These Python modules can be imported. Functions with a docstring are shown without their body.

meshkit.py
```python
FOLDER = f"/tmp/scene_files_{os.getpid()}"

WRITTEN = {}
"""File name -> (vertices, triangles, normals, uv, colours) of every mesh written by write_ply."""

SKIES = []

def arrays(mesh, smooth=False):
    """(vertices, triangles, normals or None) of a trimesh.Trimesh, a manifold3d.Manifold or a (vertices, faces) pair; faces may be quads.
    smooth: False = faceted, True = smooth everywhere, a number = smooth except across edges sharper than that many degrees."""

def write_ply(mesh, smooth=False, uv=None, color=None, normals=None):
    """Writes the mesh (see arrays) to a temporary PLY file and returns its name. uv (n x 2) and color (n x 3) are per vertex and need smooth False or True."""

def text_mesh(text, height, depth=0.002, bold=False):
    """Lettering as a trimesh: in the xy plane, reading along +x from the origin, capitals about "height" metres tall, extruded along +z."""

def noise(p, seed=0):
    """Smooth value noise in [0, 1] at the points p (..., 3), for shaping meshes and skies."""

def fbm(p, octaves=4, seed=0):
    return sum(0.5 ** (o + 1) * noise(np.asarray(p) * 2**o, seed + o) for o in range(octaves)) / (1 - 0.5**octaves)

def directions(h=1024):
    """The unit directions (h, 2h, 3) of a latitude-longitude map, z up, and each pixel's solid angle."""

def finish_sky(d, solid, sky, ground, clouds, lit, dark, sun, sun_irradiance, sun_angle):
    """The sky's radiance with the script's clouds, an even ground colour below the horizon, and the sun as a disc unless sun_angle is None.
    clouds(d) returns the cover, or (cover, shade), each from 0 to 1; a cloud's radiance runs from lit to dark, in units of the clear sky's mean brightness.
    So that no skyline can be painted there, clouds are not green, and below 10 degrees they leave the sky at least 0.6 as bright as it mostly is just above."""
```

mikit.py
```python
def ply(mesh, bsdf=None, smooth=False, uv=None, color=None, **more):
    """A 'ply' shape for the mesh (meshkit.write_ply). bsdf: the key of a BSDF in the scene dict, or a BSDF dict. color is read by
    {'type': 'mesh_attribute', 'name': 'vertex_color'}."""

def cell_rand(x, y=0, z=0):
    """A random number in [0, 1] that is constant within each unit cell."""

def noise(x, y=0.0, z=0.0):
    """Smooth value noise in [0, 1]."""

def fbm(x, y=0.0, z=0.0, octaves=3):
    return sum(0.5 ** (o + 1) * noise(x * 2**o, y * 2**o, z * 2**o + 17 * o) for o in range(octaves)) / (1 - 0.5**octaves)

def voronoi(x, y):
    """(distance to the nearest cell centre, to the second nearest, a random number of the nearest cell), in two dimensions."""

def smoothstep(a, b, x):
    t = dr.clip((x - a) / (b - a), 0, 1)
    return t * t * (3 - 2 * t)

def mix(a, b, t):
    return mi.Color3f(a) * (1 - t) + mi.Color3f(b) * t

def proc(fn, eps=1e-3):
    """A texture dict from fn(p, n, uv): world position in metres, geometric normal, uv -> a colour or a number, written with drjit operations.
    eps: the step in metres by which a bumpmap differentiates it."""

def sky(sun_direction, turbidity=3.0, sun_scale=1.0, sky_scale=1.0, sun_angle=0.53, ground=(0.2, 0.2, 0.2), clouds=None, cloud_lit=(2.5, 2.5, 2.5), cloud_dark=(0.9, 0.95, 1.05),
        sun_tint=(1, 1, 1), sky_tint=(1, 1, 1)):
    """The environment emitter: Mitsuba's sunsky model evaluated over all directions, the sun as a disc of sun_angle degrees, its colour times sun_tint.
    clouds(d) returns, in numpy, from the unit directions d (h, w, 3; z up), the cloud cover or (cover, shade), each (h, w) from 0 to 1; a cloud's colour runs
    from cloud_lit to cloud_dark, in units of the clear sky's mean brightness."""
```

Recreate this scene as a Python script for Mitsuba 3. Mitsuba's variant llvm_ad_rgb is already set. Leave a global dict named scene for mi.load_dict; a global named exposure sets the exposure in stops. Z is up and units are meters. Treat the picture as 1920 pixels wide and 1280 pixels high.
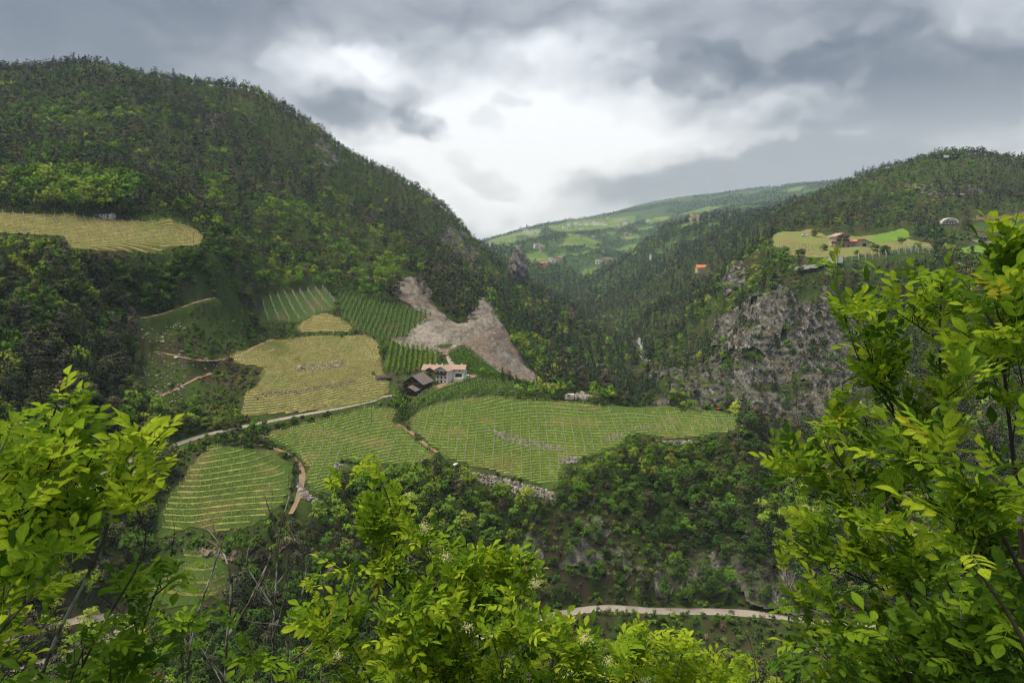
import math, random
import numpy as np
import drjit as dr
import trimesh
import mitsuba as mi
import meshkit
import mikit
from mikit import noise as tnoise, fbm as tfbm, voronoi, cell_rand, smoothstep, mix, proc
from scipy.interpolate import RBFInterpolator
from scipy.spatial import cKDTree
import shapely
from shapely.geometry import Polygon, LineString

T = mi.ScalarTransform4f
RNG = np.random.default_rng(7)
scene, labels = {}, {}

# ------------------------------------------------------------------ camera, air, sky, exposure
FPX, PITCH = 1251.0, math.atan(170 / 1251.0)          # lens in pixels of a 1920 wide frame, tilt below the horizon
CP, SP = math.cos(PITCH), math.sin(PITCH)
HAZE = 6.2e-5
scene['camera'] = {
    'type': 'thinlens', 'fov': math.degrees(2 * math.atan(960 / FPX)), 'fov_axis': 'x',
    'to_world': T().look_at(origin=[0, 0, 0], target=[0, CP, -SP], up=[0, 0, 1]),
    'aperture_radius': 0.0022, 'focus_distance': 5.0, 'near_clip': 0.05, 'far_clip': 60000.0,
}
exposure = 1.75


def ray(px, py):
    """direction (Y component 1) of the photograph's pixel; s = z / y"""
    a, b = (np.asarray(px, float) - 960) / FPX, (640 - np.asarray(py, float)) / FPX
    y, z = CP + SP * b, -SP + CP * b
    return a / y, z / y


def blob(d, px, py, wx, wy, tilt=0.0):
    """soft patch of sky around one direction; widths in degrees of arc"""
    a, s = ray(px, py)
    c = np.array([a, 1.0, s]); c /= np.linalg.norm(c)
    e = np.cross(c, [0, 0, 1.0]); e /= np.linalg.norm(e)
    n = np.cross(e, c)
    u, v, w = d @ e, d @ n, d @ c
    u, v = u * math.cos(tilt) + v * math.sin(tilt), v * math.cos(tilt) - u * math.sin(tilt)
    r2 = (u / math.radians(wx)) ** 2 + (v / math.radians(wy)) ** 2
    return np.exp(-0.5 * r2) * (w > 0)


def clouds(d):
    """a closed deck of stratocumulus: cover 1 everywhere, shade from banks of cloud"""
    q = d / np.maximum(d[..., 2:3] + 0.10, 0.06)            # a flat deck seen in perspective
    q = np.stack([q[..., 0], q[..., 1], np.zeros_like(q[..., 0])], -1)
    wq = np.stack([meshkit.fbm(q * .9 + 9.0, 4, 5) - .5, meshkit.fbm(q * .9 + 31.0, 4, 8) - .5, 0 * q[..., 0]], -1)
    f1 = meshkit.fbm(q * .8 + wq * 1.1 + 4.0, 5, 3) - .5
    f2 = meshkit.fbm(q * np.array([2.6, 1.7, 1]) + wq * 2.0 + 2.0, 6, 11) - .5
    n3 = np.stack([meshkit.fbm(d * 11.0 + k * 17, 5, 21 + k) - .5 for k in range(3)], -1)
    n4 = np.stack([meshkit.fbm(d * 34.0 + k * 17, 4, 41 + k) - .5 for k in range(3)], -1)
    wisp = meshkit.fbm(d * np.array([16, 16, 30.]) + n3 * 3.0, 6, 61) - .5
    e = d + n3 * 0.16 + n4 * .035
    e /= np.linalg.norm(e, axis=-1, keepdims=True)
    es = d + n3 * 0.05 + n4 * .022
    es /= np.linalg.norm(es, axis=-1, keepdims=True)
    low = np.clip(d[..., 2] / .16, .25, 1)
    sh = 0.60 + 0.55 * f1 * low + 0.40 * f2 * low + .30 * wisp
    bright = [(1010, 280, 11, 4.8, -0.1, .54), (900, 200, 6, 2.6, 0, .16), (760, 285, 5, 2.4, -.6, .22), (1250, 215, 9, 2.4, .1, .16), (1790, 60, 6, 2.0, 0, .25), (1480, 235, 8, 1.8, .12, .15), (950, 400, 7, 2.5, 0, .26), (1880, 290, 6, 1.8, 0, .20), (900, 95, 8, 2.5, 0, .10)]
    dark = [(30, 60, 11, 5, 0, .42), (330, 40, 12, 3.5, 0, .28), (1330, 150, 6, 2.2, .1, .20), (1440, 330, 7.5, 1.9, .16, .40), (1160, 378, 7, 1.2, 0, .26), (1700, 300, 8, 2.6, .2, .16), (1000, 15, 12, 2.2, 0, .20), (1500, 15, 14, 2.4, 0, .14), (1600, 190, 9, 2.6, .1, .16)]
    for px, py, a, b, t, k in bright:
        sh = sh - k * blob(e, px, py, a, b, t)
    for px, py, a, b, t, k in dark:
        sh = sh + k * blob(e, px, py, a, b, t)
    sh = np.clip(sh, .0, 1)
    # separate cloud bodies with a readable edge: (centre, size, tilt, strength); negative ones are breaks in the deck
    for px, py, a, b, t, k in [(715, 215, 4.8, 2.2, -.12, .50), (795, 232, 2.4, 1.1, -.2, .40), (640, 205, 2.6, 1.0, 0, .30), (1640, 112, 6.0, 1.9, .08, .34), (1840, 150, 6.5, 2.2, -.2, .26), (1480, 135, 5.5, 1.5, .1, .24), (1290, 125, 5.0, 1.6, 0, .18), (922, 232, 1.5, 1.0, -.5, .34), (966, 190, 1.4, .7, 0, .28), (912, 340, 2.8, 1.0, -.3, .26), (860, 293, 1.3, .7, 0, .2),
                               (1390, 335, 7.5, 2.0, .12, .16), (620, 140, 4.6, 2.4, -.25, -.46), (700, 120, 2.6, 1.2, -.5, -.25), (1010, 245, 8, 3.6, -.1, -.16), (1800, 250, 5, 1.0, .1, -.12)]:
        r = blob(es, px, py, a, b, t)
        m = np.clip((r - .34 + .75 * wisp) / .55, 0, 1)
        sh = sh + k * m * m * (3 - 2 * m) * (.75 + .9 * (wisp + .1))
    sh = np.where(sh > .66, .66 + .27 * np.tanh((sh - .66) / .27 * .75), sh) + .10 * wisp + .05 * f2
    cap = np.clip(.70 + (d[..., 2] - .15) * 3.0, .70, 1)                # low clouds stay light
    sh = np.where(sh > cap - .1, cap - .1 + .1 * np.tanh((sh - cap + .1) / .1), sh)
    return np.ones(d.shape[:2]), np.clip(sh, 0, 1)


scene['sky_light'] = mikit.sky([-0.30, 0.02, 0.95], turbidity=3, sun_scale=1.25, sun_angle=46, clouds=clouds,
                               cloud_lit=(3.36, 3.58, 3.92), cloud_dark=(0.20, 0.31, 0.54), ground=(0.06, 0.07, 0.05), sun_tint=(1.0, 0.985, 0.95))

# ------------------------------------------------------------------ the lie of the land: heights known at surveyed points, smoothly joined
SURVEY = [  # (px, py, forward distance in metres) of points of ground that the photograph shows
    # left mountain, skyline
    (-150, 150, 1000), (0, 135, 950), (60, 140, 920), (150, 123, 880), (250, 146, 890), (330, 162, 900), (420, 166, 915), (490, 182, 930), (540, 212, 935), (600, 248, 940), (660, 306, 950),
    (720, 336, 960), (800, 376, 985), (850, 411, 1005), (890, 458, 1020), (905, 472, 1030),
    # its face
    (0, 250, 640), (100, 300, 560), (100, 200, 720), (250, 250, 680), (400, 250, 760), (400, 350, 600), (500, 260, 820), (600, 350, 780), (550, 430, 600), (700, 400, 800), (750, 440, 740), (820, 450, 860), (850, 480, 820), (450, 450, 510), (330, 380, 520),
    (-150, 300, 520), (-150, 400, 400), (640, 490, 580), (700, 505, 585), (740, 515, 570), (860, 530, 670), (930, 540, 760), (950, 580, 640), (970, 645, 520), (1040, 690, 510), (1000, 620, 600), (1060, 640, 640), (1000, 545, 900), (940, 500, 960), (1050, 575, 980), (1130, 660, 640), (1110, 620, 760),
    # terrace of the hut
    (0, 475, 330), (120, 472, 345), (380, 462, 392), (0, 404, 402), (200, 408, 412), (380, 436, 425), (200, 440, 375), (280, 360, 470), (150, 350, 470), (0, 350, 460),
    # forest below it, clearing
    (0, 560, 305), (150, 540, 325), (300, 585, 365), (0, 700, 268), (130, 800, 258), (250, 700, 315), (200, 600, 338), (420, 560, 405), (470, 540, 435), (330, 650, 345), (400, 690, 345), (300, 760, 300), (420, 760, 310), (-150, 600, 270), (-150, 750, 235), (100, 880, 235),
    # vineyards and orchards
    (450, 785, 300), (500, 635, 395), (590, 640, 405), (720, 640, 420), (720, 740, 355), (600, 740, 338), (600, 690, 368), (480, 700, 340), (480, 600, 425), (610, 540, 500), (560, 600, 440), (650, 600, 450), (810, 600, 472), (770, 560, 512), (700, 555, 505),
    # landslide
    (780, 535, 545), (800, 575, 515), (930, 605, 500), (880, 590, 515), (960, 690, 440), (870, 650, 432), (760, 640, 440), (910, 640, 450), (1010, 725, 415), (860, 610, 490),
    # farm road, farm
    (330, 832, 268), (440, 802, 288), (600, 772, 322), (690, 752, 345), (740, 745, 352), (775, 735, 352), (800, 728, 360), (840, 714, 374), (890, 706, 390), (770, 690, 395), (850, 690, 400), (700, 705, 378), (980, 738, 374), (900, 735, 366), (920, 700, 405),
    # lower vineyards, knoll
    (760, 780, 333), (750, 790, 326), (680, 765, 338), (640, 850, 285), (560, 880, 270), (850, 870, 285), (720, 865, 284), (590, 930, 253), (450, 850, 268), (380, 900, 250), (550, 950, 245), (300, 1010, 230), (400, 1000, 233), (900, 800, 318), (900, 880, 282), (1040, 930, 273),
    (1000, 850, 298), (1050, 800, 322), (1100, 750, 362), (1030, 745, 368), (1250, 762, 350), (1350, 770, 342), (1380, 805, 318), (1200, 820, 312), (1280, 795, 325), (1100, 860, 293), (760, 830, 303), (1400, 790, 322),
    # slope and cliff under the knoll, road, stream
    (600, 1000, 240), (540, 1050, 228), (700, 950, 258), (800, 1000, 252), (900, 1000, 255), (1000, 1000, 258), (1000, 1080, 249), (1100, 950, 268), (1200, 900, 285), (1200, 1000, 262), (1200, 1090, 247), (1350, 900, 290), (1350, 1000, 268), (1350, 1110, 248), (1450, 900, 300), (1500, 1000, 268), (1480, 1080, 250),
    (1000, 1163, 232), (1060, 1147, 237), (1140, 1136, 240), (1240, 1146, 239), (1350, 1144, 240), (1450, 1155, 238), (1600, 1178, 233), (1780, 1195, 228), (1920, 1205, 224),
    (1030, 1240, 220), (1130, 1220, 224), (1300, 1225, 224), (1500, 1240, 219), (850, 1240, 216), (700, 1230, 212), (850, 1160, 228), (700, 1120, 226), (600, 1110, 222),
    (400, 1080, 215), (300, 1050, 222), (300, 1150, 207), (230, 1190, 204), (100, 1178, 206), (0, 1270, 186), (100, 1240, 194), (420, 1180, 205), (520, 1200, 206), (200, 1000, 226), (100, 1000, 222), (100, 1100, 212), (-150, 1100, 205), (-150, 1000, 210),
    # side valley behind the knoll, its stream
    (1205, 672, 690), (1150, 762, 385), (1190, 640, 800), (1185, 610, 950),
    # right: cliffs, plateau, hill
    (1300, 610, 620), (1200, 610, 800), (1350, 560, 600), (1400, 600, 500), (1440, 545, 505), (1540, 560, 490), (1480, 650, 470), (1250, 700, 462), (1300, 745, 435), (1450, 775, 425), (1600, 770, 412), (1600, 610, 478), (1600, 690, 450), (1750, 700, 425), (1800, 570, 485), (1920, 690, 415), (1920, 560, 480), (1400, 700, 450), (1350, 660, 520),
    (1600, 900, 335), (1700, 1050, 262), (1850, 1000, 275), (1920, 900, 320), (1750, 850, 352), (2080, 1000, 265), (2080, 700, 410),
    (1490, 512, 520), (1600, 490, 530), (1700, 474, 545), (1880, 476, 550), (1920, 500, 520), (1460, 475, 590), (1460, 440, 650), (1580, 462, 585), (1620, 445, 640), (1700, 430, 680), (1700, 456, 600), (1845, 455, 610), (1780, 420, 690), (1920, 410, 690), (1920, 460, 590), (1530, 440, 660), (2080, 460, 590), (1400, 500, 700), (1520, 480, 560),
    (1740, 302, 960), (1800, 297, 950), (1920, 312, 960), (2080, 330, 980), (1640, 325, 1010), (1560, 358, 1080), (1480, 388, 1170), (1400, 422, 1290), (1320, 455, 1330), (1250, 482, 1400), (1150, 530, 1440), (1075, 560, 1420), (1600, 400, 780), (1800, 370, 760), (1500, 420, 850), (1400, 460, 900), (1300, 510, 1000), (1200, 545, 1150), (1900, 370, 780), (1700, 340, 880), (1290, 560, 850), (1180, 580, 1050), (1120, 580, 1200),
    # far valley
    (905, 462, 3600), (940, 448, 3700), (985, 434, 3800), (1050, 418, 4200), (1120, 408, 4700), (1200, 392, 4900), (1300, 380, 4700), (1400, 362, 4500), (1480, 352, 4400), (1560, 345, 4300), (1700, 330, 4300), (1000, 455, 3000), (960, 470, 2800), (1100, 428, 3500), (1170, 425, 3500), (1050, 445, 2700), (1100, 450, 2500), (1040, 475, 2150), (1000, 490, 1950), (1030, 500, 1850), (1020, 520, 1600),
    (1130, 500, 1950), (1100, 515, 1800), (1110, 530, 1600), (1150, 480, 2250), (1200, 465, 2400), (1160, 455, 2600), (1250, 440, 2500), (1240, 420, 3200), (1300, 415, 2900), (1350, 400, 3000), (1420, 385, 3000), (1400, 400, 2400), (1300, 445, 2000), (1330, 430, 2200), (1240, 470, 2000), (1180, 500, 1900), (1060, 545, 1500), (800, 470, 3500), (700, 480, 3500),
]
HIDDEN = [  # (x, y, z) of ground that lies behind something or below the frame
    (0, 6, -5), (-20, 6, -5), (20, 6, -5), (0, 20, -20), (-30, 20, -20), (30, 20, -20), (0, 60, -55), (-60, 60, -55), (60, 60, -56), (0, 110, -92), (-110, 110, -90), (110, 110, -95), (0, 160, -124), (-100, 160, -120), (100, 160, -126), (-160, 160, -118), (160, 160, -130), (0, 195, -141), (100, 198, -143), (190, 200, -146), (-80, 185, -134),
    (95, 440, -112), (110, 520, -112), (140, 400, -122), (150, 350, -130), (190, 330, -133), (160, 300, -128), (215, 280, -140), (70, 460, -100), (60, 430, -95),
    (-700, 1300, 200), (-500, 1350, 160), (-300, 1350, 100), (-150, 1400, 40), (-60, 1400, -40), (0, 1400, -70), (-700, 1800, 300), (-300, 1900, 100), (-900, 2500, 250), (-300, 2500, 40),
    (700, 1300, 110), (500, 1500, 60), (900, 1500, 90), (400, 1800, 50), (900, 2200, 130), (1600, 2500, 200), (900, 2700, 170), (1500, 1500, 120),
    (-200, 5200, 60), (300, 6000, 150), (1200, 6000, 420), (2500, 6000, 560), (3600, 4500, 420), (0, 8000, 200), (-4000, 8000, 300), (5000, 8000, 700), (-2500, 4500, 250), (100, 1250, -100), (90, 1100, -98),
]


def build_survey():
    a = np.array(SURVEY, float)
    k, s = ray(a[:, 0], a[:, 1])
    p = np.stack([k * a[:, 2], a[:, 2], s * a[:, 2]], 1)
    p = np.vstack([p, np.array(HIDDEN, float)])
    q = np.stack([p[:, 0] / p[:, 1], 0.55 * np.log(p[:, 1])], 1)
    return RBFInterpolator(q, p[:, 2] / p[:, 1], kernel='thin_plate_spline', smoothing=2e-5)


def axis(fine, step, to, grow):
    out = list(np.arange(0, fine, step))
    while out[-1] < to:
        step *= grow
        out.append(out[-1] + step)
    return np.array(out)


_px = axis(330, 3.0, 5200, 1.035)
GX = np.concatenate([-_px[:0:-1], _px])
GY = np.concatenate([np.arange(-40, 190, 6.0), 190 + axis(270, 2.6, 6300, 1.02)])
_gx, _gy = np.meshgrid(GX, GY)
_rbf = build_survey()
_yy = np.maximum(_gy, 6.0)
_az = np.clip(_gx / _yy, -1.25, 1.25)
_q = np.stack([_az.ravel(), 0.55 * np.log(_yy.ravel())], 1)
GZ = (_rbf(_q).reshape(_gy.shape)) * _yy
_t = np.clip((_gy + 2) / 24.0, 0, 1)
GZ = np.where(_gy < 22, _t * GZ + (1 - _t) * (-1.75 - 0.8 * np.maximum(_gy, 0) - 0.1 * np.minimum(_gy, 0)), GZ)
_n = meshkit.fbm(np.stack([_gx / 30, _gy / 30, 0 * _gx], -1), 4, 5) - .5
_n2 = meshkit.fbm(np.stack([_gx / 90, _gy / 90, 0 * _gx + 3], -1), 4, 6) - .5
_n3 = meshkit.fbm(np.stack([_gx / 420, _gy / 420, 0 * _gx + 7], -1), 3, 9) - .5
_w2, _w3 = np.clip((_gy - 400) / 300, 0, 1), np.clip((_gy - 1300) / 900, 0, 1)
GZ = GZ + 1.3 * _n * np.clip(_gy / 80, 0.05, 1) + 20 * _n2 * _w2 + 55 * _n3 * _w3 * np.clip((5200 - _gy) / 2500, 0.15, 1)


def ground(x, y):
    """height of the ground (the sheet's own facets: bilinear is close enough)"""
    x, y = np.asarray(x, float), np.asarray(y, float)
    i = np.clip(np.searchsorted(GX, x) - 1, 0, len(GX) - 2)
    j = np.clip(np.searchsorted(GY, y) - 1, 0, len(GY) - 2)
    u = np.clip((x - GX[i]) / (GX[i + 1] - GX[i]), 0, 1)
    v = np.clip((y - GY[j]) / (GY[j + 1] - GY[j]), 0, 1)
    return (GZ[j, i] * (1 - u) + GZ[j, i + 1] * u) * (1 - v) + (GZ[j + 1, i] * (1 - u) + GZ[j + 1, i + 1] * u) * v


def normal(x, y, h=3.0):
    a = (ground(x + h, y) - ground(x - h, y)) / (2 * h)
    b = (ground(x, y + h) - ground(x, y - h)) / (2 * h)
    n = np.stack([-a, -b, np.ones_like(a)], -1)
    return n / np.linalg.norm(n, axis=-1, keepdims=True)


MARCH = 150 * np.exp(np.linspace(0, math.log(7000 / 150), 1600))


def hit(px, py, start=150, lift=0.0):
    """the point of the ground that is seen at this place of the photograph, beyond the distance start"""
    px, py = np.atleast_1d(np.asarray(px, float)), np.atleast_1d(np.asarray(py, float))
    a, s = ray(px, py)
    Y = MARCH[None]
    gap = ground(a[:, None] * Y, Y + 0 * a[:, None]) + lift - s[:, None] * Y
    ok = (gap > 0) & (Y >= start)
    j = np.where(ok.any(1), ok.argmax(1), len(MARCH) - 1)
    j0 = np.maximum(j - 1, 0)
    r = np.arange(len(px))
    g0, g1 = gap[r, j0], gap[r, j]
    t = np.clip(-g0 / np.where(np.abs(g1 - g0) < 1e-9, 1, g1 - g0), 0, 1)
    y = MARCH[j0] + (MARCH[j] - MARCH[j0]) * t
    x = a * y
    return np.stack([x, y, ground(x, y)], 1)


def pix(p):
    """where a point appears, in the photograph's pixels"""
    p = np.atleast_2d(np.asarray(p, float))
    f, u = p[:, 1] * CP - p[:, 2] * SP, p[:, 1] * SP + p[:, 2] * CP
    return np.stack([960 + FPX * p[:, 0] / f, 640 - FPX * u / f], 1)


def area(pixels, start=150):
    """a plot of ground, outlined by the places where its corners are seen"""
    h = hit([p[0] for p in pixels], [p[1] for p in pixels], start)
    return Polygon(h[:, :2]).buffer(0)

# ------------------------------------------------------------------ helpers: names, labels, meshes
def key_for(name):
    if name not in scene and not any(k.startswith(name + '__') for k in _heads.get(name, ())):
        _heads.setdefault(name, [name + '__'])
        return name
    return None


_heads, _count = {}, {}


def numbered(name):
    """name, name_001, name_002 ... (for a thing, or for a part whose holder is in the name)"""
    n = _count.get(name, 0)
    _count[name] = n + 1
    return name if n == 0 else f'{name}_{n:03d}'


def thing(name, label, category, group=None):
    k = numbered(name)
    labels[k] = {'label': label, 'category': category}
    if group:
        labels[k]['group'] = group
    return k


def part(holder, name, shape, label=None, kind=None):
    k = numbered(f'{holder}__{name}')
    scene[k] = shape
    if label or kind:
        labels[k] = {a: b for a, b in (('label', label), ('kind', kind)) if b}
    return k


def setting(name, shape, label, kind='structure'):
    k = numbered(name)
    scene[k] = shape
    labels[k] = {'label': label, 'kind': kind}
    return k


def ref(m):
    return {'type': 'ref', 'id': m}


def raw(v, f, bsdf, n=None, c=None):
    """a ply shape with its own normals and vertex colours"""
    path = meshkit.write_ply((v, f), False, None, c, normals=n)
    return {'type': 'ply', 'filename': path, 'face_normals': n is None, 'bsdf': ref(bsdf)}


def cat(items):
    """several (vertices, faces) as one"""
    vs, fs, at = [], [], 0
    for v, f in items:
        v, f = np.asarray(v, float), np.asarray(f, int)
        if f.shape[1] == 4:
            f = np.vstack([f[:, [0, 1, 2]], f[:, [0, 2, 3]]])
        vs.append(v); fs.append(f + at); at += len(v)
    return np.vstack(vs), np.vstack(fs)


def box(cx, cy, cz, sx, sy, sz, rot=0.0):
    """a box by centre and full sizes, turned about z"""
    v = np.array([[x, y, z] for x in (-.5, .5) for y in (-.5, .5) for z in (-.5, .5)]) * [sx, sy, sz]
    c, s = math.cos(rot), math.sin(rot)
    v = np.stack([v[:, 0] * c - v[:, 1] * s + cx, v[:, 0] * s + v[:, 1] * c + cy, v[:, 2] + cz], 1)
    f = np.array([[0, 1, 3, 2], [4, 6, 7, 5], [0, 4, 5, 1], [2, 3, 7, 6], [0, 2, 6, 4], [1, 5, 7, 3]])
    return v, f


def tube(p, r, sides=6):
    """a bent, tapering pipe along points p with radii r, closed at its ends"""
    p = np.asarray(p, float)
    r = np.broadcast_to(np.asarray(r, float), (len(p),))
    t = np.gradient(p, axis=0)
    t /= np.linalg.norm(t, axis=1, keepdims=True) + 1e-12
    a = np.cross(t[0], [0, 0, 1.0] if abs(t[0, 2]) < .9 else [1.0, 0, 0])
    frames = []
    for k in range(len(p)):
        a = a - t[k] * (a @ t[k]); a /= np.linalg.norm(a) + 1e-12
        frames.append((a, np.cross(t[k], a)))
    ang = np.arange(sides) * 2 * np.pi / sides
    v = np.vstack([p[k] + r[k] * (np.cos(ang)[:, None] * frames[k][0] + np.sin(ang)[:, None] * frames[k][1]) for k in range(len(p))] + [p[:1], p[-1:]])
    f = []
    for k in range(len(p) - 1):
        for j in range(sides):
            q = [k * sides + j, k * sides + (j + 1) % sides, (k + 1) * sides + (j + 1) % sides, (k + 1) * sides + j]
            f += [[q[0], q[1], q[2]], [q[0], q[2], q[3]]]
    e = len(p) * sides
    for j in range(sides):
        f += [[e, (j + 1) % sides, j], [e + 1, e - sides + j, e - sides + (j + 1) % sides]]
    return v, np.array(f)


def smoothline(p, step):
    """points every step metres along a rounded path"""
    p = np.asarray(p, float)
    d = np.concatenate([[0], np.cumsum(np.linalg.norm(np.diff(p[:, :2], axis=0), axis=1))])
    s = np.arange(0, d[-1], step)
    q = np.stack([np.interp(s, d, p[:, k]) for k in range(p.shape[1])], 1)
    w = max(1, int(5 / step))
    for _ in range(3):
        k = np.pad(q, ((w, w), (0, 0)), mode='reflect', reflect_type='odd')
        q = np.mean([k[i:i + len(q)] for i in range(2 * w + 1)], 0)
    return q


# ------------------------------------------------------------------ roads: the ground is levelled under them first
def path_of(pixels, step=1.5, start=150):
    h = hit([p[0] for p in pixels], [p[1] for p in pixels], start)
    q = smoothline(h, step)
    z = ground(q[:, 0], q[:, 1])
    w = 8
    for _ in range(3):
        k = np.pad(z, w, mode='edge')
        z = np.mean([k[i:i + len(z)] for i in range(2 * w + 1)], 0)
    return np.stack([q[:, 0], q[:, 1], z], 1)


def level(line, half, blend):
    """cut and fill: the ground under a path is brought to the path's height"""
    i0, i1 = np.searchsorted(GX, [line[:, 0].min() - blend - 6, line[:, 0].max() + blend + 6])
    j0, j1 = np.searchsorted(GY, [line[:, 1].min() - blend - 6, line[:, 1].max() + blend + 6])
    xx, yy = np.meshgrid(GX[i0:i1], GY[j0:j1])
    d, k = cKDTree(line[:, :2]).query(np.stack([xx.ravel(), yy.ravel()], 1))
    d, k = d.reshape(xx.shape), k.reshape(xx.shape)
    t = np.clip((d - half) / (blend - half), 0, 1)
    t = t * t * (3 - 2 * t)
    GZ[j0:j1, i0:i1] = line[k, 2] * (1 - t) + GZ[j0:j1, i0:i1] * t


def flatten(pixels, rim):
    """a cultivated shelf: the ground inside the outline is brought to one even slope"""
    h = hit([p[0] for p in pixels], [p[1] for p in pixels])
    A = np.column_stack([h[:, :2], np.ones(len(h))])
    k = np.linalg.lstsq(A, h[:, 2], rcond=None)[0]
    poly = Polygon(h[:, :2]).buffer(0)
    x0, y0, x1, y1 = poly.buffer(rim).bounds
    i0, i1 = np.searchsorted(GX, [x0, x1]); j0, j1 = np.searchsorted(GY, [y0, y1])
    xx, yy = np.meshgrid(GX[i0:i1], GY[j0:j1])
    d = shapely.distance(shapely.points(xx.ravel(), yy.ravel()), poly).reshape(xx.shape)
    t = np.clip(d / rim, 0, 1); t = t * t * (3 - 2 * t)
    GZ[j0:j1, i0:i1] = (k[0] * xx + k[1] * yy + k[2] + .5 * _n[j0:j1, i0:i1]) * (1 - t) + GZ[j0:j1, i0:i1] * t


flatten([(0, 404), (120, 402), (200, 410), (330, 417), (386, 440), (376, 462), (310, 470), (200, 473), (130, 468), (0, 440)], 30)
ROADS = {
    'farm': path_of([(150, 905), (240, 862), (330, 832), (440, 802), (520, 787), (600, 772), (690, 752), (735, 744), (768, 740)]),
    'yard': path_of([(735, 746), (768, 741), (795, 733), (825, 724), (850, 716), (876, 708), (886, 702)]),
    'valley': path_of([(880, 1200), (960, 1180), (1000, 1163), (1060, 1147), (1140, 1136), (1200, 1143), (1240, 1147), (1350, 1144), (1450, 1155), (1600, 1178), (1780, 1195), (1960, 1208)]),
    'hairpin': path_of([(-60, 1290), (0, 1268), (130, 1228), (225, 1195), (258, 1170), (250, 1152), (215, 1152), (100, 1180), (20, 1195), (-60, 1210)], step=1.0),
    'track': path_of([(862, 702), (846, 682), (838, 664), (848, 650), (862, 637)]),
}
level(ROADS['valley'], 4.2, 9)
level(ROADS['hairpin'], 3.6, 6.5)
level(ROADS['farm'], 3.2, 7)
level(ROADS['yard'], 5.5, 10)
level(ROADS['track'], 2.2, 5)
PATHS = []
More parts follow.
